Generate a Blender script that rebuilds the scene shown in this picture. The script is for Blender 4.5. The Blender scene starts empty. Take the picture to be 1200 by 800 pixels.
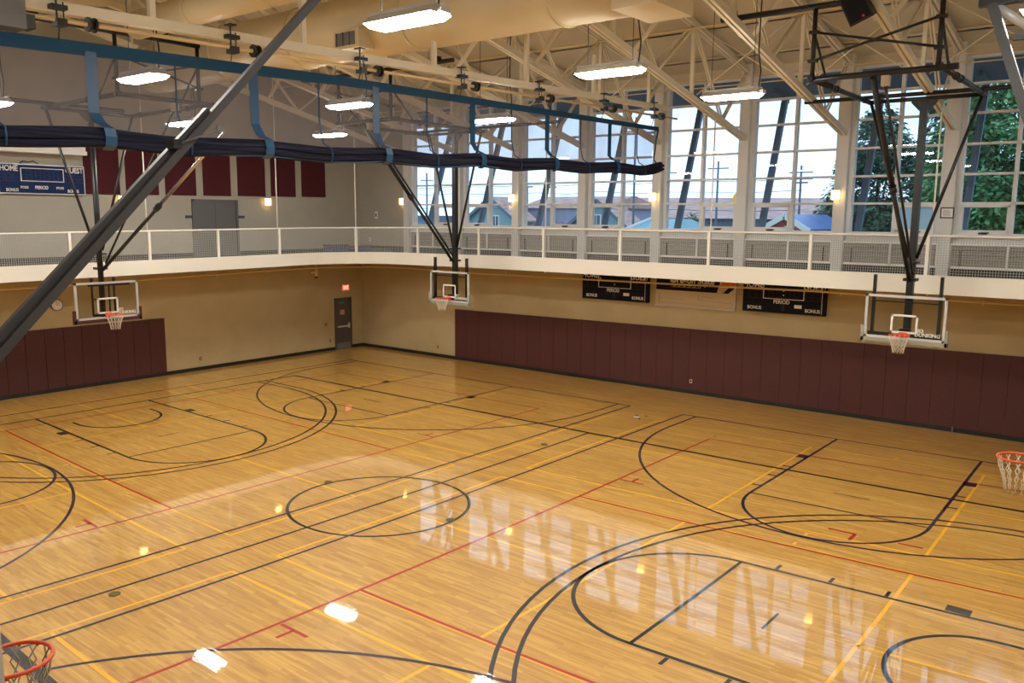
import bpy, bmesh, math, random
from mathutils import Vector, Matrix
F = 0.3048                       # the place is measured in feet; everything is scaled to metres
R = math.radians
random.seed(7)
S = bpy.context.scene
COL = S.collection

# ------------------------------------------------------------------ helpers
class M:
    """collects shapes (feet) and links them as ONE mesh object"""
    def __init__(s, xf=None): s.v = []; s.f = []; s.xf = xf or (lambda p: p); s.sm = []
    def _add(s, vs, fs, smooth=False):
        b = len(s.v); s.v += [tuple(s.xf(p)) for p in vs]
        s.f += [tuple(b + i for i in f) for f in fs]; s.sm += [smooth] * len(fs); return s
    def box(s, a, b):
        x0, y0, z0 = [min(p, q) for p, q in zip(a, b)]; x1, y1, z1 = [max(p, q) for p, q in zip(a, b)]
        return s._add([(x0,y0,z0),(x1,y0,z0),(x1,y1,z0),(x0,y1,z0),(x0,y0,z1),(x1,y0,z1),(x1,y1,z1),(x0,y1,z1)],
                      [(3,2,1,0),(4,5,6,7),(0,1,5,4),(1,2,6,5),(2,3,7,6),(3,0,4,7)])
    def hexa(s, p): return s._add(p, [(3,2,1,0),(4,5,6,7),(0,1,5,4),(1,2,6,5),(2,3,7,6),(3,0,4,7)])
    def bar(s, p, q, w, h, up=(0,0,1)):
        p = Vector(p); q = Vector(q); d = (q - p).normalized(); u = Vector(up)
        if abs(d.dot(u)) > .98: u = Vector((1,0,0)) if abs(d.x) < .9 else Vector((0,1,0))
        a = d.cross(u).normalized() * w / 2; c = a.cross(d).normalized() * h / 2
        return s._add([p-a-c,p+a-c,p+a+c,p-a+c,q-a-c,q+a-c,q+a+c,q-a+c],
                      [(0,3,2,1),(4,5,6,7),(0,1,5,4),(1,2,6,5),(2,3,7,6),(3,0,4,7)])
    def tube(s, pts, r, n=8, closed=False, cap=True):
        pts = [Vector(p) for p in pts]; vs = []; fs = []; m = len(pts)
        rs = r if isinstance(r, (list, tuple)) else [r] * m
        prev = None
        for i, p in enumerate(pts):
            if closed: d = pts[(i+1) % m] - pts[i-1]
            else: d = pts[min(i+1, m-1)] - pts[max(i-1, 0)]
            d = d.normalized()
            if prev is None:
                u = Vector((0,0,1)) if abs(d.z) < .9 else Vector((1,0,0))
                a = d.cross(u).normalized()
            else:
                a = (prev - d * prev.dot(d)).normalized()
            prev = a; c = d.cross(a)
            for k in range(n):
                t = 2 * math.pi * k / n; vs.append(p + (a * math.cos(t) + c * math.sin(t)) * rs[i])
        for i in range(m if closed else m - 1):
            j = (i + 1) % m
            for k in range(n): fs.append((i*n+k, i*n+(k+1) % n, j*n+(k+1) % n, j*n+k))
        s._add(vs, fs, True)
        if cap and not closed:
            b = len(s.v) - len(vs)
            s.f += [tuple(b + k for k in range(n))[::-1], tuple(b + (m-1)*n + k for k in range(n))]; s.sm += [False, False]
        return s
    def quad(s, a, b, c, d): return s._add([a, b, c, d], [(0,1,2,3)])
    def prism(s, poly, d):
        """poly: list of 3D points (planar), extruded by vector d"""
        n = len(poly); d = Vector(d); P = [Vector(p) for p in poly]
        return s._add(P + [p + d for p in P], [tuple(range(n))[::-1], tuple(range(n, 2*n))] + [(i, (i+1) % n, (i+1) % n + n, i + n) for i in range(n)])
    def build(s, name, mat, parent=None, local=False, fix=True):
        me = bpy.data.meshes.new(name)
        off = Vector((0,0,0))
        if parent is not None and not local:
            r = parent
            while r.parent is not None: r = r.parent
            off = Vector(r.location)
        me.from_pydata([Vector(v) * F - off for v in s.v], [], s.f)
        me.polygons.foreach_set('use_smooth', s.sm)
        if fix:
            bm = bmesh.new(); bm.from_mesh(me); bmesh.ops.recalc_face_normals(bm, faces=bm.faces); bm.to_mesh(me); bm.free()
        me.materials.append(mat); me.update()
        o = bpy.data.objects.new(name, me); COL.objects.link(o)
        if parent is not None: o.parent = parent
        return o

def tag(o, label, cat, group=None, kind=None):
    o['label'] = label; o['category'] = cat
    if group: o['group'] = group
    if kind: o['kind'] = kind
    return o
def thing(name, label, cat, loc=(0,0,0), rz=0, group=None):
    o = bpy.data.objects.new(name, None); COL.objects.link(o); o.empty_display_size = .2
    o.location = Vector(loc) * F; o.rotation_euler = (0,0,rz); return tag(o, label, cat, group)
def struct(name, m, mat, parent=None):
    o = m.build(name, mat, parent)
    if parent is None: o['kind'] = 'structure'
    return o
def sroot(name, loc):
    o = bpy.data.objects.new(name, None); COL.objects.link(o); o.location = Vector(loc) * F; o['kind'] = 'structure'; return o
def dup(root, loc, label=None):
    r = root.copy(); COL.objects.link(r); r.location = Vector(loc) * F
    if label: r['label'] = label
    for ch in list(root.children):
        c = ch.copy(); COL.objects.link(c); c.parent = r
        for g in list(ch.children):
            d = g.copy(); COL.objects.link(d); d.parent = c
    return r
ORD = ['zeroth','first','second','third','fourth','fifth','sixth','seventh','eighth','ninth','tenth','eleventh','twelfth','thirteenth','fourteenth',
       'fifteenth','sixteenth','seventeenth','eighteenth','nineteenth','twentieth']
TENS = {2:'twenty',3:'thirty',4:'forty'}
def nth(i): return ORD[i] if i <= 20 else (TENS[i//10] + '-' + ORD[i % 10] if i % 10 else TENS[i//10][:-1] + 'ieth')

def text(name, body, size, mat, parent, xf, depth=.02, squeeze=1.0, align='CENTER'):
    """lettering as a mesh: xf maps (u along the text, w up, v out of the wall) in feet to a place"""
    cu = bpy.data.curves.new(name, 'FONT'); cu.body = body; cu.size = size; cu.align_x = align; cu.align_y = 'CENTER'; cu.extrude = depth/2; cu.resolution_u = 3; cu.offset = size*.018
    tmp = bpy.data.objects.new('tmp', cu); COL.objects.link(tmp)
    dg = bpy.context.evaluated_depsgraph_get(); me = bpy.data.meshes.new_from_object(tmp.evaluated_get(dg))
    bpy.data.objects.remove(tmp); bpy.data.curves.remove(cu)
    m = M(); m.v = [tuple(xf(v.co.x * squeeze, v.co.y, v.co.z + depth/2)) for v in me.vertices]
    m.f = [tuple(p.vertices) for p in me.polygons]; m.sm = [False] * len(m.f)
    bpy.data.meshes.remove(me)
    return m.build(name, mat, parent, local=True if parent is not None and parent.get('_local') else False)

# ------------------------------------------------------------------ materials
def mat(name, col, rough=.6, metal=0., spec=.5, emit=None, es=0., coat=0.):
    m = bpy.data.materials.new(name); m.use_nodes = True; b = m.node_tree.nodes['Principled BSDF']
    b.inputs['Base Color'].default_value = (*col, 1); b.inputs['Roughness'].default_value = rough; b.inputs['Metallic'].default_value = metal
    b.inputs['Specular IOR Level'].default_value = spec; b.inputs['Coat Weight'].default_value = coat
    if emit: b.inputs['Emission Color'].default_value = (*emit, 1); b.inputs['Emission Strength'].default_value = es
    return m
def N(m, t, **k):
    n = m.node_tree.nodes.new(t)
    for a, b in k.items(): setattr(n, a, b)
    return n
def L(m, a, b): m.node_tree.links.new(a, b)
def noisy(name, col, col2, scale=3., rough=.7, bump=.0, stretch=(1,1,1), metal=0., detail=4., lo=.35, hi=.65, spec=.5):
    m = mat(name, col, rough, metal, spec); b = m.node_tree.nodes['Principled BSDF']
    tc = N(m, 'ShaderNodeTexCoord'); mp = N(m, 'ShaderNodeMapping'); mp.inputs['Scale'].default_value = stretch
    nz = N(m, 'ShaderNodeTexNoise'); nz.inputs['Scale'].default_value = scale; nz.inputs['Detail'].default_value = detail
    rp = N(m, 'ShaderNodeValToRGB'); rp.color_ramp.elements[0].color = (*col, 1); rp.color_ramp.elements[1].color = (*col2, 1)
    rp.color_ramp.elements[0].position = lo; rp.color_ramp.elements[1].position = hi
    L(m, tc.outputs['Object'], mp.inputs['Vector']); L(m, mp.outputs[0], nz.inputs['Vector']); L(m, nz.outputs[0], rp.inputs[0]); L(m, rp.outputs[0], b.inputs['Base Color'])
    if bump:
        bp = N(m, 'ShaderNodeBump'); bp.inputs['Strength'].default_value = bump; bp.inputs['Distance'].default_value = .01
        L(m, nz.outputs[0], bp.inputs['Height']); L(m, bp.outputs[0], b.inputs['Normal'])
    return m
def gloss_coat(m, b, wob=.035):
    b.inputs['Coat Weight'].default_value = 1.; b.inputs['Coat Roughness'].default_value = .022; b.inputs['Coat IOR'].default_value = 1.64
    tc = N(m, 'ShaderNodeNewGeometry'); mp = N(m, 'ShaderNodeMapping'); mp.inputs['Scale'].default_value = (1.2, 9., 1.)
    nz = N(m, 'ShaderNodeTexNoise'); nz.inputs['Scale'].default_value = 1.6; nz.inputs['Detail'].default_value = 3.
    bp = N(m, 'ShaderNodeBump'); bp.inputs['Strength'].default_value = wob; bp.inputs['Distance'].default_value = .012
    L(m, tc.outputs['Position'], mp.inputs['Vector']); L(m, mp.outputs[0], nz.inputs['Vector']); L(m, nz.outputs[0], bp.inputs['Height']); L(m, bp.outputs[0], b.inputs['Coat Normal'])
def block_wall(name, col, col2):
    m = noisy(name, col, col2, 1.2, .8); b = m.node_tree.nodes['Principled BSDF']
    g = N(m, 'ShaderNodeNewGeometry'); sx = N(m, 'ShaderNodeSeparateXYZ'); ad = N(m, 'ShaderNodeMath', operation='ADD'); cx = N(m, 'ShaderNodeCombineXYZ')
    L(m, g.outputs['Position'], sx.inputs[0]); L(m, sx.outputs[0], ad.inputs[0]); L(m, sx.outputs[1], ad.inputs[1]); L(m, ad.outputs[0], cx.inputs[0]); L(m, sx.outputs[2], cx.inputs[1])
    br = N(m, 'ShaderNodeTexBrick'); br.inputs['Scale'].default_value = 1.; br.inputs['Brick Width'].default_value = .4; br.inputs['Row Height'].default_value = .2
    br.inputs['Mortar Size'].default_value = .008; br.inputs['Color1'].default_value = (1,1,1,1); br.inputs['Color2'].default_value = (1,1,1,1); br.inputs['Mortar'].default_value = (0,0,0,1)
    L(m, cx.outputs[0], br.inputs['Vector'])
    bp = N(m, 'ShaderNodeBump'); bp.inputs['Strength'].default_value = .25; bp.inputs['Distance'].default_value = .006
    L(m, br.outputs['Color'], bp.inputs['Height']); L(m, bp.outputs[0], b.inputs['Normal'])
    return m
def glass(name, tint=(1,1,1), ior=1.5, haze=0., hazecol=(.5,.5,.5)):
    m = bpy.data.materials.new(name); m.use_nodes = True; nt = m.node_tree; nt.nodes.clear()
    out = N(m, 'ShaderNodeOutputMaterial'); tr = N(m, 'ShaderNodeBsdfTransparent'); tr.inputs[0].default_value = (*tint, 1)
    gl = N(m, 'ShaderNodeBsdfGlossy'); gl.inputs['Roughness'].default_value = .01; fr = N(m, 'ShaderNodeFresnel'); fr.inputs[0].default_value = ior
    mx = N(m, 'ShaderNodeMixShader'); ge = N(m, 'ShaderNodeNewGeometry'); iv = N(m, 'ShaderNodeMath', operation='SUBTRACT'); iv.inputs[0].default_value = 1.; mu = N(m, 'ShaderNodeMath', operation='MULTIPLY')
    L(m, ge.outputs['Backfacing'], iv.inputs[1]); L(m, iv.outputs[0], mu.inputs[0]); L(m, fr.outputs[0], mu.inputs[1]); L(m, mu.outputs[0], mx.inputs[0]); L(m, tr.outputs[0], mx.inputs[1]); L(m, gl.outputs[0], mx.inputs[2])
    L(m, mx.outputs[0], out.inputs[0]); return m

# maple strip floor
def floor_mat():
    m = mat('maple_strip_floor', (.5,.3,.1), .4); b = m.node_tree.nodes['Principled BSDF']
    g = N(m, 'ShaderNodeNewGeometry')
    def bricks(w, h, c1, c2, off):
        mp = N(m, 'ShaderNodeMapping'); mp.inputs['Location'].default_value = (off, off*.37, 0)
        br = N(m, 'ShaderNodeTexBrick'); br.inputs['Scale'].default_value = 1.; br.inputs['Brick Width'].default_value = w; br.inputs['Row Height'].default_value = h
        br.inputs['Mortar Size'].default_value = .0012; br.inputs['Mortar Smooth'].default_value = .5; br.inputs['Bias'].default_value = 0.
        br.offset = .37; br.offset_frequency = 2; br.squash = 1.
        br.inputs['Color1'].default_value = (*c1,1); br.inputs['Color2'].default_value = (*c2,1); br.inputs['Mortar'].default_value = (c1[0]*.55,c1[1]*.5,c1[2]*.45,1)
        L(m, g.outputs['Position'], mp.inputs['Vector']); L(m, mp.outputs[0], br.inputs['Vector']); return br
    a = bricks(.83, .0572, (.76,.462,.105), (.61,.338,.068), 0.)
    c = bricks(.61, .0572, (1.,1.,1.), (.78,.72,.66), 0.23)
    mu = N(m, 'ShaderNodeMixRGB', blend_type='MULTIPLY'); mu.inputs[0].default_value = .75
    L(m, a.outputs['Color'], mu.inputs[1]); L(m, c.outputs['Color'], mu.inputs[2])
    mp = N(m, 'ShaderNodeMapping'); mp.inputs['Scale'].default_value = (.7, 14., 1.); nz = N(m, 'ShaderNodeTexNoise'); nz.inputs['Scale'].default_value = 2.2; nz.inputs['Detail'].default_value = 5.
    L(m, g.outputs['Position'], mp.inputs['Vector']); L(m, mp.outputs[0], nz.inputs['Vector'])
    rp = N(m, 'ShaderNodeValToRGB'); rp.color_ramp.elements[0].position = .3; rp.color_ramp.elements[0].color = (.8,.74,.68,1); rp.color_ramp.elements[1].position = .62; rp.color_ramp.elements[1].color = (1.05,1.05,1.05,1)
    L(m, nz.outputs[0], rp.inputs[0])
    m2 = N(m, 'ShaderNodeMixRGB', blend_type='MULTIPLY'); m2.inputs[0].default_value = .8
    L(m, mu.outputs[0], m2.inputs[1]); L(m, rp.outputs[0], m2.inputs[2]); L(m, m2.outputs[0], b.inputs['Base Color'])
    gloss_coat(m, b); return m
def paint(name, col):
    m = mat(name, col, .4); gloss_coat(m, m.node_tree.nodes['Principled BSDF']); return m

MT = dict(
    floor=floor_mat(), lblack=paint('black_court_paint', (.006,.006,.006)), lblue=paint('navy_court_paint', (.008,.008,.035)),
    lred=paint('red_court_paint', (.48,.02,.01)), lyel=paint('yellow_court_paint', (.95,.50,.02)),
    wall_low=block_wall('tan_block_paint', (.46,.36,.185), (.50,.395,.21)), wall_up=block_wall('stone_grey_block_paint', (.40,.375,.315), (.43,.405,.34)),
    wall_white=mat('grey_white_paint', (.72,.72,.70), .7), pad=noisy('maroon_vinyl', (.078,.025,.024), (.092,.030,.028), 30, .55, .05, spec=.3),
    panel=noisy('maroon_acoustic_fabric', (.075,.018,.024), (.09,.022,.028), 60, .95, spec=.1),
    rubber=mat('black_rubber', (.012,.012,.013), .5), fascia=mat('cream_white_paint', (.80,.77,.68), .55), rail=mat('white_rail_paint', (.85,.83,.76), .4),
    wire=mat('pale_wire', (.48,.48,.45), .5), deck=mat('dark_track_rubber', (.035,.035,.038), .8), soffit=mat('tan_soffit_paint', (.48,.36,.18), .8),
    steel=noisy('cream_steel_paint', (.76,.69,.53), (.80,.73,.57), 2., .5), roofdeck=noisy('cream_roof_deck', (.58,.52,.395), (.62,.56,.43), .8, .75),
    duct=noisy('tan_duct_paint', (.68,.57,.355), (.72,.61,.39), .7, .45), pipe=mat('tan_pipe_paint', (.78,.60,.32), .45),
    black=mat('black_steel', (.012,.012,.013), .38), charcoal=mat('charcoal_steel', (.065,.066,.07), .5, 0., .3), chrome=mat('chrome_rod', (.6,.6,.62), .2, 1.),
    silver=mat('silver_frame', (.62,.63,.64), .35, .2), white=mat('white_paint', (.85,.85,.83), .5), bglass=glass('backboard_glass', (.93,.95,.94), 1.4),
    orange=mat('orange_rim_paint', (.72,.085,.02), .35), net=mat('net_cord', (.72,.66,.54), .9), oldnet=mat('grey_net_cord', (.36,.33,.27), .9), olive=mat('grey_olive_pad', (.33,.33,.25), .6),
    wglass=glass('window_glass', (.96,.985,.99), 1.6), wframe=mat('pale_window_frame', (.74,.75,.75), .45), door=mat('dark_door_paint', (.085,.076,.07), .5), door2=mat('grey_door_paint', (.13,.128,.128), .5),
    navy=mat('navy_board', (.016,.032,.11), .7, spec=.12), blackbd=mat('black_board', (.007,.008,.014), .6, spec=.15), led=mat('dark_led', (.035,.022,.018), .6),
    exit=mat('exit_red', (.7,.03,.02), .5, emit=(1.,.12,.07), es=1.6), warm=mat('sconce_glass', (.9,.7,.4), .5, emit=(1.,.62,.20), es=9.), lamp=mat('lamp_lens', (1,1,1), .5, emit=(1.,.95,.87), es=112.),
    added_glow=mat('added_uplight_strip', (1,1,1), .5, emit=(1.,.95,.86), es=20.),  # invented upward glow, there to brighten roof and trusses
    grey=mat('grey_plastic', (.16,.16,.165), .5), beige=mat('beige_plastic', (.55,.45,.3), .5), brown=mat('brown_plate', (.10,.07,.04), .5),
    bluemat=mat('blue_vinyl', (.03,.045,.20), .5), greenmat=mat('green_vinyl', (.05,.16,.13), .5), wood=noisy('weathered_boards', (.22,.215,.195), (.34,.325,.295), 5., .85, stretch=(1,1,12)),
    hdr=mat('blue_curtain_vinyl', (.014,.062,.125), .75, spec=.2), strap=mat('blue_strap_vinyl', (.014,.065,.15), .4, spec=.4), bannerw=mat('tan_banner_vinyl', (.62,.5,.32), .5), bannero=mat('orange_banner', (.72,.17,.02), .5),
    brass=mat('brass_disc', (.20,.17,.07), .35, .8), clockw=mat('clock_face', (.8,.78,.7), .4),
)
def curtain_mat(name, op, col):
    m = bpy.data.materials.new(name); m.use_nodes = True; nt = m.node_tree; nt.nodes.clear()
    out = N(m, 'ShaderNodeOutputMaterial'); tr = N(m, 'ShaderNodeBsdfTransparent'); tr.inputs[0].default_value = (.92,.92,1.,1)
    df = N(m, 'ShaderNodeBsdfDiffuse'); tl = N(m, 'ShaderNodeBsdfTranslucent'); df.inputs[0].default_value = (*col,1); tl.inputs[0].default_value = (*col,1)
    tc = N(m, 'ShaderNodeTexCoord'); nz = N(m, 'ShaderNodeTexNoise'); nz.inputs['Scale'].default_value = .8; nz.inputs['Detail'].default_value = 5.
    rp = N(m, 'ShaderNodeMapRange'); rp.inputs['From Min'].default_value = .3; rp.inputs['From Max'].default_value = .7; rp.inputs['To Min'].default_value = op - .07; rp.inputs['To Max'].default_value = op + .07
    a = N(m, 'ShaderNodeMixShader'); a.inputs[0].default_value = .4; mx = N(m, 'ShaderNodeMixShader')
    L(m, tc.outputs['Object'], nz.inputs['Vector']); L(m, nz.outputs[0], rp.inputs[0]); L(m, rp.outputs[0], mx.inputs[0])
    L(m, df.outputs[0], a.inputs[1]); L(m, tl.outputs[0], a.inputs[2]); L(m, tr.outputs[0], mx.inputs[1]); L(m, a.outputs[0], mx.inputs[2]); L(m, mx.outputs[0], out.inputs[0])
    return m
MT['mesh'] = curtain_mat('grey_curtain_mesh', .50, (.19,.18,.19))
MT['fold'] = noisy('navy_curtain_folds', (.007,.008,.018), (.024,.026,.044), 9., .9, stretch=(1,.08,5), spec=.1)

# ------------------------------------------------------------------ the room's planes
XW = -53.5
def YN(x): return 45.35 + (x + 54.2) * .0131          # window wall skewed very slightly to line up in the camera view
def nwx(x, v, z): return (x, YN(x) - v, z)            # u along the wall, v out of it
def NW(p): return nwx(p[0], p[1], p[2])
def WW(p): return (XW + p[1], p[0], p[2])             # u = Y, v out of the wall, z
def mN(): return M(NW)
def mW(): return M(WW)

# ------------------------------------------------------------------ floor and painted courts
fl = struct('floor', M().box((-54.2,-46.6,-.5), (54.6,47.2,0)), MT['floor'])
# painted lines. The painters' courts: a long court, two cross courts, two volleyball courts, six small net courts.
class Paint:
    def __init__(s, z): s.m = M(); s.z = z
    def seg(s, a, b, w):
        (x0,y0),(x1,y1) = a, b; n = max(1, int(math.hypot(x1-x0, y1-y0) / 3)); P = [(x0+(x1-x0)*i/n, y0+(y1-y0)*i/n) for i in range(n+1)]
        s.poly(P, w)
    def poly(s, P, w):
        runs = [[]]
        for p in P:
            q = lens_bend(p)
            if q is None:
                if runs[-1]: runs.append([])
            else: runs[-1].append(Vector((q[0], q[1], 0)))
        for r in runs:
            if len(r) < 2: continue
            vs = []
            for i, p in enumerate(r):
                d = (r[min(i+1, len(r)-1)] - r[max(i-1, 0)]).normalized(); n = Vector((-d.y, d.x, 0)) * w * .57
                vs += [p - n + Vector((0,0,s.z)), p + n + Vector((0,0,s.z))]
            s.m._add(vs, [(2*i, 2*i+2, 2*i+3, 2*i+1) for i in range(len(r)-1)])
    def arc(s, c, rad, a0, a1, w):
        n = max(8, int(abs(a1 - a0) / 4)); s.poly([(c[0] + rad*math.cos(R(a0+(a1-a0)*i/n)), c[1] + rad*math.sin(R(a0+(a1-a0)*i/n))) for i in range(n+1)], w)
    def patch(s, a, b):
        (x0,y0),(x1,y1) = a, b; s.seg(((x0+x1)/2, y0), ((x0+x1)/2, y1), abs(x1-x0))
def inside(p): return -53.4 < p[0] < 54.5 and -46.4 < p[1] < 46.
# lines bent up to about a foot off the plan to imitate lens distortion (feet)
LENS_BOW = [[0.2104, 0.6114, 1.0989, -0.6341, -0.6073, -0.9251, -0.9505, -0.8815, -0.2747, 0.5826], [-0.6127, 0.0579, -0.6842, 1.1495, 1.9121, 1.9212, 0.4108, -0.6003, -1.3625, -1.3042]]
def lens_bend(p):
    x, y = p[0]/40., p[1]/40.
    t = [1, x, y, x*x, x*y, y*y, x**3, x*x*y, x*y*y, y**3]
    q = (p[0] + sum(a*b for a, b in zip(LENS_BOW[0], t)), p[1] + sum(a*b for a, b in zip(LENS_BOW[1], t)))
    return q if inside(q) else None
LW = .17
yl = Paint(.006)
for sx in (-1, 1):
    for yc in (-23., 0., 23.):
        X0, X1, K0, K1 = 2.35*sx, 46.4*sx, 17.4*sx, 31.4*sx
        for e in (-10., 10.): yl.seg((X0, yc+e), (X1, yc+e), LW)
        for X in (X0, X1, K0, K1): yl.seg((X, yc-10), (X, yc+10), LW)
        yl.seg((X0, yc), (K0, yc), LW); yl.seg((K1, yc), (X1, yc), LW)
        for e in (-10.3, 10.3): yl.seg((24.4*sx, yc+e), (24.4*sx, yc+e+.5*(1 if e > 0 else -1)), LW)
rd = Paint(.009)
for sx in (-1, 1):
    for X in (9.3*sx, 39.3*sx):
        rd.seg((X, -30), (X, 30), .17)
        for y in (-15, 15):                           # post marks beside the sidelines
            rd.seg((X+.15*sx, y), (X+2.1*sx, y), .17); rd.seg((X+1.1*sx, y), (X+1.1*sx, y-1. if y < 0 else y+1.), .17)
        for y in (-30.8, 30.8): rd.seg((X, y), (X, y+.35), .17)
    for y in (-30, -9.9, 9.9, 30): rd.seg((9.3*sx, y), (39.3*sx, y), .17)
rd.seg((25.2, 14.2), (26.9, 14.2), .2); rd.seg((26.9, 14.2), (26.9, 13.), .2); rd.seg((29.5, 14.2), (31., 14.2), .2)
def blocks(P, cx, base, sgn, swap):
    """lane marks: cx = hoop axis, base = baseline coordinate, sgn = direction into court"""
    def tr(u, v): return (base + sgn*v, cx + u) if swap else (cx + u, base + sgn*v)
    for u0, s in ((-6, -1), (6, 1)):
        a, b = tr(u0 + s*.15, 7.), tr(u0 + s*.9, 8.)
        P.patch(a, b)
        for v in (11., 14., 17.): P.seg(tr(u0 + s*.15, v), tr(u0 + s*.85, v), .17)
bl = Paint(.012)
for sy in (-1, 1): bl.seg((-42, 25*sy), (42, 25*sy), .3 if sy > 0 else .45)
for sx in (-1, 1):
    bl.seg((42*sx, -25), (42*sx, 25), .2)
    for u in (-6, 6): bl.seg((42*sx, u), (23*sx, u), .2)
    bl.seg((23*sx, -6), (23*sx, 6), .17)
    bl.arc((23*sx, 0), 6, -90 if sx < 0 else 90, 90 if sx < 0 else 270, .2)
    for r in (19.75, 20.75):
        bl.arc((36.75*sx, 0), r, -90 if sx < 0 else 90, 90 if sx < 0 else 270, .19)
        for u in (-r, r): bl.seg((42*sx, u), (36.75*sx, u), .19)
    for u in (-4, 4): bl.seg((38.*sx, u), (36.75*sx, u), .19)
    bl.arc((36.75*sx, 0), 4, -90 if sx < 0 else 90, 90 if sx < 0 else 270, .19)
    blocks(bl, 0, 42*sx, -sx, True)
    bl.seg((27.2*sx, -1.), (27.2*sx, 1.), .12)
bl.seg((0, -25), (0, 25), .17); bl.arc((0, 0), 6, 0, 360, .19)
nv = Paint(.015)
for sx in (-1, 1):
    c = 24.4*sx
    for X in (3*sx, 45.8*sx): nv.seg((X, -37), (X, 37), .17)
    for sy in (-1, 1):
        nv.seg((3*sx, 37*sy), (45.8*sx, 37*sy), .17)
        for u in (-6.1, 6.1): nv.seg((c+u, 37*sy), (c+u, 18*sy), .19)
        nv.seg((c-6, 18*sy), (c+6, 18*sy), .15)
        nv.arc((c, 18*sy), 6.1, 180 if sy > 0 else 0, 360 if sy > 0 else 180, .19)
        nv.arc((c, 31.75*sy), 20, 180 if sy > 0 else 0, 360 if sy > 0 else 180, .18)
        for u in (-20, 20): nv.seg((c+u, 37*sy), (c+u, 31.75*sy), .18)
        blocks(nv, c, 37*sy, -sy, False)
        nv.seg((c-1.3, 21.5*sy), (c+1.3, 21.5*sy), .1)
for P, n, k in ((yl, 'yellow_line_marking', 'lyel'), (rd, 'red_line_marking', 'lred'), (bl, 'black_line_marking', 'lblack'), (nv, 'navy_line_marking', 'lblue')):
    P.m.build(n, MT[k], fl, fix=False)
def disc(name, label, x, y, r=.3, mt='brass'):
    m = M(); m.tube([(x,y,.012),(x,y,.03)], r, 20); tag(m.build(name, MT[mt]), label, 'floor plate', 'round floor sockets')
disc('floor_socket', 'brass floor socket cover on the black halfway line, nearest the camera', .0, -18.6)
disc('floor_socket', 'brass floor socket cover on the black halfway line towards the window wall', -.1, 18.6)
disc('floor_socket', 'brass floor socket cover on the far left rim of the centre circle', -6.1, .2)
disc('floor_socket', 'brass floor socket cover on the window side rim of the centre circle', 6.0, .2)
m = M()
m.tube([(.9,32.4,.01),(.9,32.4,.03)], .3, 16); o = m.build('floor_socket', MT['silver']); tag(o, 'silver floor socket cover between the two cross courts', 'floor plate', 'round floor sockets')
for i, (x, y) in enumerate(((1.5,31.9),(1.4,33.4),(.5,33.2))):
    tag(M().tube([(x,y,.01),(x,y,.03)], .14, 10).build('floor_plug', MT['black']), f'small black floor plug, {nth(i+1)} beside the silver socket cover', 'floor plug', 'floor plugs')

# ------------------------------------------------------------------ walls
cols = [-43.4, -34.0, -24.4, -14.6, -4.85, 4.95, 14.85, 24.2, 34.0, 43.8, 53.6]
ZB = [18.0, 20.75, 23.3, 25.9, 28.55, 31.05, 33.3]
struct('wall_north', mN().box((-54.2,0,0), (54.6,-.8,14)), MT['wall_low'])
struct('wall_north_sill', mN().box((-43.9,0,14), (54.6,-.8,18)), MT['wall_white'])
struct('wall_north_corner', mN().box((-54.2,0,14), (-43.9,-.8,37.4)), MT['wall_up'])
struct('wall_north_head', mN().box((-43.9,0,33.3), (54.6,-.8,37.2)), MT['roofdeck'])
def gable(x0, x1): return M().prism([(x0,-46.6,14),(x0,46.6,14),(x0,46.6,35.6),(x0,0,44.5),(x0,-46.6,35.6)], (x1-x0,0,0))
struct('wall_west', M().box((XW,-46.6,0), (XW-.8,45.6,14)), MT['wall_low'])
struct('wall_west_upper', gable(XW, XW-.8), MT['wall_up'])
struct('wall_east', M().box((54.6,-46.6,0), (55.4,47,14)), MT['wall_low'])
struct('wall_east_upper', gable(54.6, 55.4), MT['wall_up'])
struct('wall_south', M().box((XW-.8,-46.6,0), (55.4,-47.4,37.4)), MT['wall_up'])
struct('baseboard_north', mN().box((-53.5,0,0), (54.6,.12,.42)), MT['rubber'])
struct('baseboard_west', mW().box((-46.6,0,0), (40.1,.12,.42)).box((43.1,0,0), (45.3,.12,.42)), MT['rubber'])
struct('baseboard_north_track', mN().box((-53.5,0,14.1), (54.6,.12,14.95)), MT['rubber'])
struct('baseboard_west_track', mW().box((-46.6,0,14.1), (18.4,.12,14.6)).box((24.9,0,14.1), (45.3,.12,14.6)), MT['rubber'])

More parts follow.
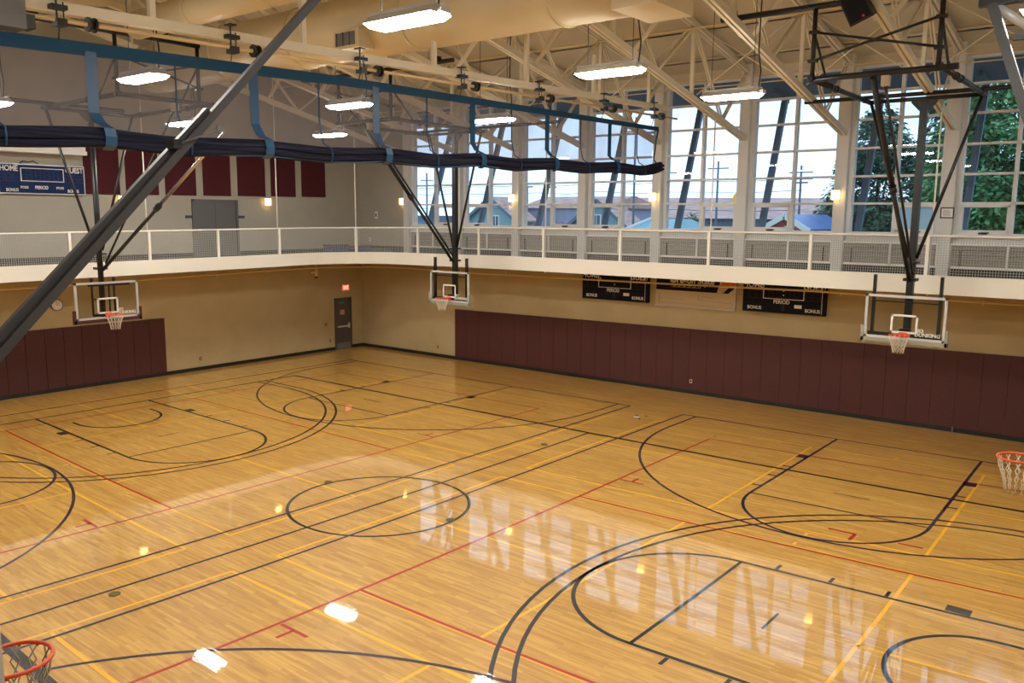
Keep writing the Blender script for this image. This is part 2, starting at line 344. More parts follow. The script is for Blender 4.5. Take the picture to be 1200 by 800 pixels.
# ------------------------------------------------------------------ running track balcony with rounded corner
def path():
    P = [(-45.8, -37.9 + 2.*i) for i in range(35)]; P = [p for p in P if p[1] < 29.9] + [(-45.8, 30.)]
    for i in range(1, 16):
        a = R(180 - 6*i); P.append((-37.8 + 8*math.cos(a), 30 + 8*math.sin(a)))
    P += [(x, 38. ) for x in range(-36, 47, 3)]
    return P
PT = path()
def lerp(t, a, b): return a + (b-a)*max(0, min(1, t))
def lev(p):                                            # (fascia bottom, fascia top, rail top): heights tilted slightly to fit the lens-distorted view
    x, y = p
    if y < 30 and x < -40: t = (y + 6)/36.; return lerp(t, 12.72, 12.98), lerp(t, 14.22, 14.48), lerp(t, 17.38, 17.7)
    t = (x + 46)/26.; return lerp(t, 12.98, 13.2), lerp(t, 14.48, 14.74), lerp(t, 17.7, 18.05)
def ribbon(P, f, name, mt, parent=None, thick=.5):
    vs, fs = [], []
    for i, p in enumerate(P):
        a = Vector(P[max(i-1,0)]); b = Vector(P[min(i+1,len(P)-1)]); d = (b-a).normalized(); n = Vector((-d.y, d.x)) * thick
        z0, z1 = f(p); q = Vector(p) + n
        vs += [(p[0],p[1],z0),(p[0],p[1],z1),(q.x,q.y,z1),(q.x,q.y,z0)]
    for i in range(len(P)-1):
        for k in range(4): fs.append((4*i+k, 4*i+(k+1)%4, 4*i+4+(k+1)%4, 4*i+4+k))
    m = M(); m._add(vs, fs, False); return m
struct('trim_1', ribbon(PT, lambda p: lev(p)[:2], '', None, thick=.55), MT['fascia'])
sl = M()
for z0, z1, mtn in ((13.35, 13.75, 'soffit'), (13.75, 14.1, 'deck')):
    sl = M()
    poly = [(p[0]-.3, p[1]) if p[1] <= 30 and p[0] < -40 else (p[0]-.1, p[1]+.3) for p in PT]
    ring = poly + [(46., YN(46.)), (XW, YN(XW)), (XW, -37.9)]
    sl.prism([(x, y, z0) for x, y in ring], (0,0,z1-z0))
    struct('balcony_slab' if mtn == 'soffit' else 'balcony_floor', sl, MT[mtn])
struct('balcony_slab_near', M().box((XW,-46.6,13.), (54.6,-38.6,14.2)), MT['soffit'])
struct('balcony_slab_right', M().box((46.,-38.6,13.), (54.6,46.5,14.2)), MT['soffit'])

# rail: top rail, posts, wire mesh infill
rt = thing('guard_rail', 'long white guard rail with wire mesh running round the balcony edge', 'railing', (-37.8,38,14.5))
m = M()
RP = [(p[0]-.25*(1 if p[0] < -40 else 0), p[1]+.25*(0 if p[1] < 30 else 1)) for p in PT]
m.tube([(p[0], p[1], lev(q)[2]-.08) for p, q in zip(RP, PT)], .09, 8); m.build('top_rail', MT['rail'], rt)
def along():                                           # arc length parametrisation of the rail line
    s = [0]
    for a, b in zip(RP, RP[1:]): s.append(s[-1] + math.hypot(b[0]-a[0], b[1]-a[1]))
    return s
AL = along()
def at(sv):
    for i in range(len(AL)-1):
        if AL[i+1] >= sv:
            t = (sv-AL[i])/(AL[i+1]-AL[i]); a, b, q, r = RP[i], RP[i+1], PT[i], PT[i+1]
            l0, l1 = lev(q), lev(r)
            return (a[0]+(b[0]-a[0])*t, a[1]+(b[1]-a[1])*t), [u+(v-u)*t for u, v in zip(l0, l1)]
    return RP[-1], lev(PT[-1])
posts = []
def s_of(cond):
    best = min(range(len(AL)*20), key=lambda k: cond(at(k*AL[-1]/(len(AL)*20.))[0])); return best*AL[-1]/(len(AL)*20.)
for y in (-32.6,-24.3,-16.,-7.7,.6,8.9,17.2,25.6): posts.append(s_of(lambda p: abs(p[1]-y) + (100 if p[0] > -44 else 0)))
posts.append(s_of(lambda p: abs((p[0]+37.8) + (p[1]-30))))
PXN = [-34.7,-24.5,-14.9,-5.,5.,14.9,24.5,34.3,44.]
for x in PXN: posts.append(s_of(lambda p: abs(p[0]-x) + (100 if p[1] < 34 else 0)))
for s in posts:
    p, l = at(s); M().box((p[0]-.13,p[1]-.13,l[1]-.05), (p[0]+.13,p[1]+.13,l[2]-.12)).build('post', MT['rail'], rt)
for a, b in zip(posts, posts[1:]):
    m = M(); n = int((b-a)/.2); pts = [at(a + (b-a)*i/n) for i in range(n+1)]
    for p, l in pts[1:-1]: m.bar((p[0],p[1],l[1]), (p[0],p[1],l[2]-.15), .028, .028)
    coarse = [at(a + (b-a)*i/6) for i in range(7)]
    for k in range(1, 16):
        for (p, l), (q, j) in zip(coarse, coarse[1:]):
            m.bar((p[0],p[1],l[1]+(l[2]-l[1])*k/16), (q[0],q[1],j[1]+(j[2]-j[1])*k/16), .028, .028)
    m.build('mesh_infill', MT['wire'], rt, fix=False)
# hangers carrying the balcony
def rod(x, y, z0, z1, label): tag(M().tube([(x,y,z0),(x,y,z1)], .07, 8).build('hanger_rod', MT['rail']), label, 'hanger rod', 'rods carrying the balcony')
rod(-46.3, 8.9, 13.0, 36.2, 'thin white hanger rod behind the big diagonal brace, above the left balcony')
rod(-46.3, 25.6, 13.0, 36.2, 'thin white hanger rod right of the grey double door on the left balcony')
rod(-43.95, 36.1, 13.0, 30., 'thin white hanger rod at the rounded balcony corner')
rod(-14.9, 38.5, 13.0, 29.3, 'thin white hanger rod between the navy curtain end and left window hoop')
rod(5.0, 38.5, 13.0, 29.3, 'thin white hanger rod in front of the window bay left of the white lamp')
rod(24.7, 38.5, 13.0, 29.3, 'thin white hanger rod just right of the right hoop mast')

# tan pipes under the balcony
def pipe(name, pts, r, label, fit=()):
    # a run of pipe with its hangers
    t = thing(name, label, 'pipe', pts[0]); M().tube(pts, r, 8).build('run', MT['pipe'], t)
    for p in fit:
        p = Vector(p); M().tube([p+Vector((0,0,-.14)), p+Vector((0,0,.32))], .05, 6).build('hanger', MT['pipe'], t)
    return t
t = pipe('sprinkler_pipe', [(-51,-30,11.45),(-51,0,11.66),(-51,26,12.08),(-51,36,12.15),(-47.5,42.2,12.15),(-44.,44.,12.1)] + [(x,44.,z) for x, z in ((-30,11.98),(-5,12.15),(13,12.35),(31,12.25),(46,12.2))], .1,
     'long tan sprinkler pipe running under the balcony past the scoreboards', [(-51,y,11.7) for y in (-8,6,20)] + [(x,44.,12.15) for x in (-25,-11,2,16,28)])
M().tube([(-51.2,35.2,12.9),(-51.2,35.2,10.9)], .16, 8).build('drop_pipe', MT['pipe'], t); M().tube([(-51.2,34.4,11.5),(-51.2,35.4,11.5)], .12, 8).build('valve', MT['pipe'], t)
M().tube([(-51.2,35.2,12.8),(-50.2,39.5,12.8)], .1, 8).build('branch', MT['pipe'], t); M().tube([(-51.2,35.2,10.95),(-51.2,35.2,10.7)], .22, 8).build('cap', MT['brown'], t)

# ------------------------------------------------------------------ wall pads and panels
for i in range(26):
    y = 14.2 - 1.95*(i+1); 
    if y < -22: break
    tag(mW().box((y+.02,0,.42), (y+1.93,.17,6.95)).build('wall_pad', MT['pad']), f'maroon wall pad on the left wall, {nth(i+1)} from the free end of its row', 'wall pad', 'left wall pads')
xs = [-35.0 + 2.03*k for k in range(9)] + [-16.6 + 2.01*k for k in range(33)]
xs = [-35.0]
while xs[-1] < 45: xs.append(xs[-1] + 2.035)
for i in range(len(xs)-1):
    u0, u1 = xs[i], xs[i+1]; z1 = 6.84 + (u0+35)*.0108
    m = M(); a, b = u0+.015, u1-.015
    m.hexa([nwx(a,.17,.42),nwx(b,.17,.42),nwx(b,0,.42),nwx(a,0,.42),nwx(a,.17,z1),nwx(b,.17,z1+.02),nwx(b,0,z1+.02),nwx(a,0,z1)])
    tag(m.build('wall_pad', MT['pad']), f'maroon wall pad under the windows, {nth(i+1)} from the left end of the long row', 'wall pad', 'window wall pads')
PB = [(5.9,9.8),(10.53,14.41),(15.25,19.21),(20.18,23.96),(25.0,29.06),(29.98,33.86),(34.91,38.91)]
for i, (a, b) in enumerate(PB):
    tag(mW().box((a,.01,21.4 + .011*(a-9)), (b,.12,28.2)).build('acoustic_panel', MT['panel']), f'maroon acoustic panel on the upper left wall, {nth(len(PB)-i)} from the window end', 'acoustic panel', 'acoustic panels')

# ------------------------------------------------------------------ doors, signs, plates
d1 = sroot('door_1', WW((41.6,0,0)))
mW().box((40.05,-.1,0), (40.3,.18,7.45)).box((42.9,-.1,0), (43.15,.18,7.45)).box((40.05,-.1,7.2), (43.15,.18,7.45)).build('door_frame', MT['door'], d1)
lf = mW().box((40.3,-.1,.03), (42.9,.08,7.2)).build('door_leaf', MT['door'], d1)
mW().box((40.5,.08,3.2), (42.6,.3,3.4)).box((42.45,.08,3.0), (42.65,.32,3.75)).build('push_bar', MT['silver'], lf)
mW().box((40.75,.08,6.65), (41.7,.25,6.85)).build('door_closer', MT['grey'], lf); mW().box((40.3,.08,.05), (42.9,.1,.9)).build('kick_plate', MT['grey'], lf)
mW().box((41.05,.08,5.0), (41.85,.1,5.7)).build('door_notice', mat('pink_notice', (.55,.33,.28), .6), lf)
d2 = sroot('door_2', WW((21.6,0,14)))
mW().box((18.5,0,14.1), (18.75,.2,21.05)).box((24.6,0,14.1), (24.85,.2,21.05)).box((18.5,0,20.8), (24.85,.2,21.05)).build('door_frame', MT['door2'], d2)
for a, b in ((18.75,21.66),(21.69,24.6)):
    lf = mW().box((a,-.05,14.12), (b,.05,20.8)).build('door_leaf', MT['door2'], d2)
    mW().box((a+.3,.05,17.), (b-.3,.22,17.15)).build('push_bar', MT['grey'], lf)
for y, lb in ((18.05,'left'),(25.4,'right')):
    t = thing('door_sign', f'small dark name plate on the wall, {lb} of the grey double door', 'sign', WW((y,0,18.9)))
    mW().box((y-.42,0,18.75), (y+.42,.06,19.1)).build('plate', mat('navy_plate', (.03,.04,.08), .4), t)
    mW().box((y-.26,.06,18.89), (y+.26,.065,18.94)).build('inscription', MT['grey'], t)
def wt(y0, z0, v): return lambda u, w, d: WW((y0 + u, v + d, z0 + w))
def ntx(x0, z0, v): return lambda u, w, d: nwx(x0 + u, v + d, z0 + w)
t = thing('exit_sign', 'red lit exit sign on a beige box above the corner door', 'sign', WW((42.1,0,8.4)))
mW().box((41.4,0,8.3), (42.75,.22,9.35)).build('housing', MT['beige'], t); mW().box((41.5,.22,8.55), (42.65,.25,9.25)).build('lit_face', MT['exit'], t)
text('lettering', 'EXIT', .62, mat('exit_letters', (1,.55,.45), .5, emit=(1,.45,.35), es=1.5), t, wt(42.08, 8.9, .25), squeeze=.72)
t = thing('wall_clock', 'round white wall clock on the left wall, partly behind the big brace', 'clock', WW((2.07,0,9.4)))
m = mW(); m.tube([(2.07,0,9.45),(2.07,.2,9.45)], .62, 28); m.build('case', MT['black'], t); m = mW(); m.tube([(2.07,.2,9.45),(2.07,.215,9.45)], .55, 28); m.build('face', MT['clockw'], t)
m = mW(); m.bar((2.07,.225,9.45), (2.32,.225,9.65), .01, .05, (0,1,0)); m.bar((2.07,.225,9.45), (1.95,.225,9.9), .01, .04, (0,1,0))
for k in range(12): m.bar((2.07+.42*math.sin(R(30*k)),.222,9.45+.42*math.cos(R(30*k))), (2.07+.5*math.sin(R(30*k)),.222,9.45+.5*math.cos(R(30*k))), .01, .04, (0,1,0))
m.build('hands', MT['black'], t)
def plate(xfm, u, z, w, h, mt, label, name='wall_outlet', cat='outlet', grp=None):
    t = thing(name, label, cat, xfm((u,0,z))); M(xfm).box((u-w/2,0,z-h/2), (u+w/2,.05,z+h/2)).build('cover_plate', MT[mt], t)
    M(xfm).box((u-w/5,.05,z-h/4), (u+w/5,.075,z+h/4)).build('insert', MT['black' if mt != 'brown' else 'beige'], t)
plate(WW, 18.75, 1.45, .3, .42, 'brown', 'brown wall outlet low on the left wall between pads and door')
plate(WW, 38.5, 3.84, .38, .38, 'brown', 'square dark control plate on the wall left of the exit door', 'wall_switch', 'switch')
plate(WW, 39.2, 1.42, .25, .4, 'brown', 'narrow dark outlet low beside the exit door')
plate(NW, -38.3, 1.35, .28, .42, 'brown', 'brown wall outlet left of the long maroon pad row')
plate(NW, -50.2, 19.3, .55, 1., 'white', 'white switch box on the grey wall left of the windows', 'wall_switch', 'switch')
plate(NW, -51.6, 15.8, .4, .5, 'white', 'white outlet box low in the upper track corner')
t = thing('wall_outlet', 'pale outlet plate set in a maroon pad below the right scoreboard', 'outlet', nwx(-.15,.17,1.4))
mN().box((-.3,.17,1.2), (.05,.21,1.65)).build('cover_plate', MT['beige'], t); mN().box((-.2,.21,1.32), (-.05,.225,1.52)).build('insert', MT['black'], t)
tag(mN().box((26.,.17,0), (26.12,.2,.5)).build('floor_cable_cover', MT['grey']), 'small grey cable cover at the pad foot below the right hoop', 'cable cover')
t = thing('picture_frame', 'small black framed notice on the white column right of the hoop mast', 'picture', nwx(24.28,.8,19.4))
mN().box((23.72,.8,19.42), (24.84,.88,20.38)).build('frame', MT['black'], t); mN().box((23.82,.88,19.52), (24.74,.895,20.28)).build('sheet', MT['white'], t)
m = mN()
for k in range(4): m.box((23.95,.895,19.68+.13*k), (24.6-.12*(k % 2),.9,19.72+.13*k))
m.build('print', MT['grey'], t)

def sconce(xfm, u, v, z, label):
    t = thing('wall_sconce', label, 'wall lamp', xfm((u,v,z)), group='square wall lamps')
    M(xfm).box((u-.4,v,z-.5), (u+.4,v+.08,z+.5)).build('back_plate', MT['silver'], t)
    M(xfm).box((u-.33,v+.08,z-.42), (u+.33,v+.42,z+.42)).build('shade', MT['warm'], t)
    M(xfm).box((u-.37,v+.08,z+.42), (u+.37,v+.46,z+.48)).build('top_cap', MT['silver'], t)
sconce(WW, 9.95, 0, 20.8, 'lit square wall lamp right of the navy scoreboard')
sconce(WW, 29.3, 0, 20.9, 'lit square wall lamp right of the grey double door')
sconce(NW, -44.7, 0, 21.2, 'lit square wall lamp left of the first window')
sconce(NW, -24.75, .8, 21.5, 'lit square wall lamp on the column right of the first hoop by the windows')
sconce(NW, -5.15, .8, 21.5, 'lit square wall lamp on the column below the curtain end')
sconce(NW, 14.5, .8, 21.55, 'lit square wall lamp on the column left of the right hoop')

# scoreboards
def board(xfm, txf, u0, u1, z0, z1, mt, tm, label, poss):
    t = thing('scoreboard', label, 'scoreboard', xfm(((u0+u1)/2,0,z0)))
    M(xfm).box((u0,0,z0), (u1,.45,z1)).build('cabinet', MT[mt], t)
    fr = M(xfm); e = .1
    for a, b in (((u0-e,0,z0-e),(u1+e,.5,z0)),((u0-e,0,z1),(u1+e,.5,z1+e)),((u0-e,0,z0),(u0,.5,z1)),((u1,0,z0),(u1+e,.5,z1))): fr.box(a, b)
    fr.build('edge_trim', MT['silver' if poss else 'blackbd'], t)
    W, H = u1-u0, z1-z0; cx = (u0+u1)/2
    d0, d1, h0, h1 = cx-.255*W, cx+.255*W, z0+.42*H, z0+.9*H
    fr = M(xfm)
    for a, b in (((d0,.45,h0),(d1,.48,h0+.07)),((d0,.45,h1-.07),(d1,.48,h1)),((d0,.45,h0),(d0+.08,.48,h1)),((d1-.08,.45,h0),(d1,.48,h1))): fr.box(a, b)
    fr.build('clock_border', MT['white'], t)
    dg = M(xfm)
    for c0, n in ((cx-.39*W, 3), (cx+.39*W, 3), (cx, 4)):
        for k in range(n):
            q = c0 + (k-(n-1)/2)*(.085 if n == 3 else .105)*W; hz = z0+.42*H if n == 3 else z0+.49*H; hh = .26*H if n == 3 else .32*H
            w = .03*W
            for zz in (0, .5, 1):
                for j in range(4): dg.box((q-w+j*2*w/3-.02,.45,hz+zz*hh-.02), (q-w+j*2*w/3+.02,.465,hz+zz*hh+.02))
            for sx in (-1, 1):
                for j in range(1, 6): dg.box((q+sx*w-.02,.45,hz+hh*j/6-.02), (q+sx*w+.02,.465,hz+hh*j/6+.02))
    dg.build('digit_lamps', mat('unlit_digits', (.16,.12,.10), .6), t)
    for body, s, u, z in (('HOME', .21*H, cx-.385*W, z0+.86*H), ('GUEST', .21*H, cx+.385*W, z0+.86*H), ('BONUS', .12*H, cx-.36*W, z0+.1*H), ('BONUS', .12*H, cx+.36*W, z0+.1*H), ('PERIOD', .13*H, cx-.02*W, z0+(.2 if poss else .33)*H)):
        text('lettering', body, s*1.32, MT['white'], t, txf(u, z, .46), squeeze=.78 if poss else .92)
    if poss:
        for u in (cx-.22*W, cx+.2*W): text('lettering', 'POSS', .12*H, MT['white'], t, txf(u, z0+.2*H, .46))
    else:
        m = M(xfm); m.box((cx+.14*W,.45,z0+.16*H), (cx+.23*W,.47,z0+.27*H)); m.build('maker_plate', MT['white'], t)
        m = M(xfm); m.tube([(cx,.45,z0+.7*H),(cx,.48,z0+.7*H)], .07, 10); m.tube([(cx,.45,z0+.56*H),(cx,.48,z0+.56*H)], .07, 10); m.build('colon_dots', MT['white'], t)
        m = M(xfm); m.box((u1-.3,.45,z0+.05), (u1-.24,.47,z1)); m.build('side_strip', MT['silver'], t)
        m = M(xfm)
        for zz in (.06,.14,.22): m.box((cx-.1,.45,z0+zz*H), (cx+.1,.46,z0+zz*H+.03))
        m.box((cx-.12,.45,z0+.06*H), (cx-.09,.46,z0+.24*H)); m.box((cx+.09,.45,z0+.06*H), (cx+.12,.46,z0+.24*H)); m.build('period_digit', mat('faint_digit', (.05,.05,.06), .5), t)
    return t
sb = board(WW, wt, -2.75, 5.65, 21.3, 24.15, 'navy', 1, 'wide navy scoreboard with white letters on the upper left wall', True)
m = mW(); m.tube([(-.6,.2,24.28),(-.3,.25,24.6),(.2,.2,24.45),(.7,.25,24.62),(1.2,.2,24.3)], .05, 6); m.build('cable', MT['black'], sb)
board(NW, ntx, -14.3, -5.75, 9.85, 12.95, 'blackbd', 0, 'black scoreboard under the balcony, left of the sponsor banner', False)
board(NW, ntx, 5.65, 13.95, 9.85, 12.95, 'blackbd', 0, 'black scoreboard under the balcony, right of the sponsor banner', False)
Q = lambda *a: a
t = thing('sponsor_banner', 'tan and navy sponsor banner between the two black scoreboards', 'banner', nwx(0,0,9.6))
mN().box((-4.78,0,9.62), (4.55,.25,13.1)).build('panel', MT['bannerw'], t)
m = mN(); m.hexa([Q(-4.72,.27,11.35),Q(2.5,.27,11.35),Q(2.5,.25,11.35),Q(-4.72,.25,11.35),Q(-4.72,.27,13.05),Q(3.0,.27,13.05),Q(3.0,.25,13.05),Q(-4.72,.25,13.05)]); m.build('navy_field', MT['blackbd'], t)
mN().box((3.0,.25,12.2), (4.5,.27,13.05)).build('orange_field', MT['bannero'], t)
m = mN(); m.hexa([Q(3.2,.27,11.35),Q(3.8,.27,11.35),Q(3.8,.25,11.35),Q(3.2,.25,11.35),Q(3.8,.27,11.95),Q(4.5,.27,11.95),Q(4.5,.25,11.95),Q(3.8,.25,11.95)]); m.build('navy_swoosh', MT['blackbd'], t)
text('lettering', 'Oregon State', .95, MT['white'], t, ntx(-.4, 12.5, .27)); 
m = mN(); m.tube([(-2.75,.27,12.5),(-2.75,.29,12.5)], .3, 14); m.build('round_badge', MT['beige'], t)
m = mN()
for k in range(18): m.box((-2.9+.2*k,.27,11.72), (-2.78+.2*k,.28,11.78+.06*((k*7) % 3)))
m.build('fine_print', MT['beige'], t)
m = mN(); m.bar((-4.6,.26,10.5), (-1.2,.26,10.4), .01, .07, (0,1,0)); m.bar((-4.6,.26,10.0), (4.3,.26,9.85), .01, .06, (0,1,0)); m.bar((.8,.26,10.85), (2.1,.26,10.75), .01, .1, (0,1,0)); m.bar((.3,.26,10.5), (4.4,.26,10.3), .01, .05, (0,1,0))
m.bar((-4.3,.26,9.8), (-4.3,.26,11.3), .01, .06, (0,1,0)); m.bar((.45,.26,10.5), (.45,.26,10.95), .01, .06, (0,1,0)); m.build('building_drawing', mat('faded_ink', (.2,.15,.09), .6), t)
mN().box((-4.85,0,9.55), (4.62,.28,9.64)).box((4.55,0,9.55), (4.64,.28,13.1)).build('banner_edge', MT['silver'], t)
# white service ledge on the upper left wall
t = thing('wall_ledge', 'white boxed ledge high on the left wall above the navy scoreboard', 'ledge', WW((-6,0,25.4)))
mW().box((-24,0,25.35), (5.4,2.2,25.75)).build('shelf', MT['white'], t); mW().box((-24,0,25.75), (5.4,1.9,26.5)).build('box', MT['white'], t)
# exercise mats in the upper corner
def mats(y0, y1, z1, n, mt, label):
    t = thing('folded_mat', label, 'exercise mat', (-51.4,y0,14.1)); h = (z1-14.1)/n
    for k in range(n): M().box((-52.6,y0,14.1+k*h+.02), (-50.6,y1,14.1+(k+1)*h-.02)).build('mat_layer', MT[mt], t)
mats(37.6, 40.5, 15.2, 3, 'bluemat', 'stack of blue folded mats beside the left wall on the track')
mats(42.2, 44.6, 14.95, 2, 'bluemat', 'low blue folded mat in the far track corner')
t = thing('folded_mat', 'low green folded mat right of the blue mats in the track corner', 'exercise mat', (-47.5,43,14.1))
for k in range(2): mN().box((-49.6,.6,14.1+.25*k), (-46.4,2.2,14.33+.25*k)).build('mat_layer', MT['greenmat'], t)

# ------------------------------------------------------------------ windows, columns, radiators
for i, c in enumerate(cols[:-1]):
    o = mN().box((c-.52,-.2,14.1), (c+.52,.8,36.8)).build('column_%d' % (i+1), MT['wall_white']); o['kind'] = 'structure'
OPEN = {0:'r',1:'l',2:'r',3:'l',4:'r',5:'l',6:'r',7:'l',8:'r'}
for i in range(len(cols)-2):
    a, b = cols[i]+.52, cols[i+1]-.52
    w = sroot('window_%d' % (i+1), nwx((a+b)/2,0,18)); mid = (a+b)/2 + .1
    m = mN(); m.box((a,-.55,18), (a+.42,.15,33.3)).box((b-.3,-.55,18), (b,.15,33.3))
    m.box((mid-.14,-.5,18), (mid+.14,.1,33.3))
    for z in ZB: m.box((a,-.5,z-.1), (b,.1,z+.1))
    m.build('window_frame', MT['wframe'], w)
    mN().box((a,-.1,17.75), (b,.45,18.0)).build('sill', MT['wall_white'], w)
    mN().box((a+.3,-.24,18), (b-.2,-.22,33.3)).build('glazing', MT['wglass'], w, fix=True)
    p, q = (a+.42, mid-.14) if OPEN[i] == 'l' else (mid+.14, b-.3)
    m = mN()
    for r_, s_ in (((p,-.3,18.1),(q,.12,18.4)),((p,-.3,20.4),(q,.12,20.65)),((p,-.3,18.1),(p+.25,.12,20.65)),((q-.25,-.3,18.1),(q,.12,20.65))): m.box(r_, s_)
    s_ = m.build('vent_sash', MT['wframe'], w)
    c_ = (p+q)/2; mN().box((c_-.35,.12,18.05), (c_+.35,.25,18.2)).box((c_-.1,.2,18.12), (c_+.5,.3,18.22)).build('crank_handle', MT['black'], s_)
    if i == 6: mN().box((p+.25,-.2,18.4), (q-.25,-.17,20.4)).build('pale_blind', mat('pale_blue_blind', (.34,.60,.88), .6), s_)
    # board-backed heater guard below the window
    t = thing('heater_guard', f'white framed slatted heater guard under the {nth(i+1)} window from the left', 'heater', nwx((a+b)/2,.3,14.1), group='heater guards below the windows')
    m = mN(); g0, g1 = a-.1, b+.05
    m.box((g0,.45,15.0), (g1,.62,15.18)).box((g0,.45,17.05), (g1,.62,17.25)).box((g0,.45,15.0), (g0+.18,.62,17.25)).box((g1-.18,.45,15.0), (g1,.62,17.25)).box((mid-.09,.45,15.0), (mid+.09,.62,17.25))
    m.build('frame', MT['white'], t); mN().box((g0,.02,15.05), (g1,.08,17.2)).build('backing', MT['deck'], t)
    for k in range(4): mN().box((g0+.18,.1,15.2+.47*k), (g1-.18,.34,15.62+.47*k)).build('slat', MT['wood'], t)
    for u in (g0+.9, g1-.9): mN().box((u-.05,.34,14.75), (u+.05,.5,16.6)).box((u-.12,.1,14.7), (u+.12,.5,14.85)).build('bracket', MT['black'], t)

# ------------------------------------------------------------------ roof
def zb(y): return 27.3 + .222*(45.4 - abs(y))
def zt(y): return 34.0 + .197*(45.4 - abs(y))
m = M()
for sg in (-1, 1):
    m.hexa([(XW-.8,47.2*sg,zt(47.2)+.55),(55.4,47.2*sg,zt(47.2)+.55),(55.4,0,zt(0)+.55),(XW-.8,0,zt(0)+.55),(XW-.8,47.2*sg,zt(47.2)+1.1),(55.4,47.2*sg,zt(47.2)+1.1),(55.4,0,zt(0)+1.1),(XW-.8,0,zt(0)+1.1)])
struct('ceiling', m, MT['roofdeck'])
for sg, nm in ((1, 'window'), (-1, 'near')):
    for k, y in enumerate((42.5, 35.5, 28.5, 21.5, 14.5, 7.5)):
        z = zt(y)
        m = M(); m.box((XW,y*sg-.12,z+.22), (54.6,y*sg+.12,z+.5)); m.box((XW,y*sg-.12,z+.22), (54.6,y*sg+.38*sg,z+.28))
        tag(m.build('purlin', MT['roofdeck']), f'cream roof purlin, {nth(k+1)} up the slope from the {nm} side wall', 'purlin', 'roof purlins')
BX = [45.4, 40., 27., 13.5, 0.]; TX = [45.4, 33.5, 20., 6.8]
tx = cols[:-1]
def truss(x, i, label):
    t = thing('roof_truss', label, 'roof truss', (x,0,27), group='roof trusses')
    for dx in (-.17, .17):
        for sg in (-1, 1):
            pass
    for sg, nm in ((1,''),(-1,'')):
        m = M()
        for dx in (-.19, .19): m.bar((x+dx,45.4*sg,zb(45.4)), (x+dx,0,zb(0)), .24, .5)
        m.build('bottom_chord', MT['steel'], t)
        m = M()
        for dx in (-.19, .19): m.bar((x+dx,46.0*sg,zt(46.0)), (x+dx,0,zt(0)), .24, .5)
        m.build('top_chord', MT['steel'], t)
        B = [(x,y*sg,zb(y)) for y in BX]; T = [(x,y*sg,zt(y)) for y in TX]
        for a, b in ((B[1],T[0]),(B[1],T[1]),(B[2],T[1]),(B[2],T[2]),(B[3],T[2]),(B[3],T[3]),(B[4],T[3])):
            M().bar(Vector(a)+Vector((-.12,0,.1)), Vector(b)+Vector((-.12,0,-.1)), .1, .2).bar(Vector(a)+Vector((.12,0,.1)), Vector(b)+Vector((.12,0,-.1)), .1, .2).build('web_member', MT['steel'], t)
        for y in (33.5, 20., 6.8): M().bar((x,y*sg,zb(y)+.1), (x,y*sg,zt(y)-.1), .3, .3).build('web_post', MT['steel'], t)
    M().bar((x,0,zb(0)), (x,0,zt(0)), .3, .3).build('web_post', MT['steel'], t)
    return t
for i, x in enumerate(tx): truss(x, i, f'cream steel roof truss, {nth(i+1)} from the left wall')
for i in range(len(tx)-1):
    a, b = tx[i], tx[i+1]
    for j, y in enumerate((33.5, 13.5, -13.5)):
        if i in (8,): continue
        t = thing('sway_brace', f'thin crossed sway rods between roof trusses {nth(i+1)} and {nth(i+2)}, {nth(j+1)} pair from the windows', 'brace', ((a+b)/2,y,zb(y)), group='sway braces')
        M().tube([(a+.5,y,zb(y)+.3), (b-.5,y,zt(y)-.3)], .055, 6).build('rod', MT['steel'], t); M().tube([(b-.5,y+.15,zb(y)+.3), (a+.5,y+.15,zt(y)-.3)], .055, 6).build('rod', MT['steel'], t)
    y = 22.5
    tag(M().bar((a+.45,y,zb(y)), ((a+b)/2,y+1.5,zt(y)-.2), .25, .3).bar((b-.45,y,zb(y)), ((a+b)/2,y+1.5,zt(y)-.2), .25, .3).build('knee_brace', MT['steel']), f'cream inverted V brace between roof trusses {nth(i+1)} and {nth(i+2)}', 'brace', 'inverted V braces')
for k, (y, z, lb) in enumerate(((43.6,32.4,'lowest, nearest the window wall'),(42.6,33.0,'upper of the pair by the window wall'),(30.,35.2,'halfway up the window slope'),(17.,36.6,'high up the window slope'))):
    tag(M().tube([(XW,y,z),(54.6,y,z)], .06, 6).build('roof_pipe', MT['pipe']), f'thin tan roof pipe, {lb}', 'pipe', 'thin roof pipes')

# ducts
t = thing('air_duct', 'big round tan air duct running under the roof ridge', 'air duct', (-10,6,31))
m = M(); m.tube([(-38,6,33.05),(15.2,6,33.05)], 2.25, 32); m.build('duct_body', MT['duct'], t)
for x in (-36,-25,-14.6,-2,10.3): M().tube([(x-.12,6,33.05),(x+.12,6,33.05)], 2.34, 32).build('seam_ring', MT['duct'], t)
M().box((14.9,3.9,30.75), (17.8,8.1,35.2)).build('end_box', MT['duct'], t)
g = M().box((-7.9,3.1,30.95), (-5.2,4.6,32.25)).build('outlet_box', MT['duct'], t)
m = M().box((-7.6,3.06,31.15), (-5.6,3.1,32.05))
for k in range(3): m.box((-7.55+.68*k,2.98,31.15), (-7.45+.68*k,3.06,32.05))
m.build('louvre', MT['grey'], g)
t = thing('air_duct', 'slim round tan air duct at the upper left behind the beam', 'air duct', (-10,-4,33))
M().tube([(-22,-4,33.25),(6,-4,33.25)], 1.0, 24).build('duct_body', MT['duct'], t)
for x in (-14,-5): M().tube([(x-.08,-4,33.25),(x+.08,-4,33.25)], 1.06, 24).build('seam_ring', MT['duct'], t)

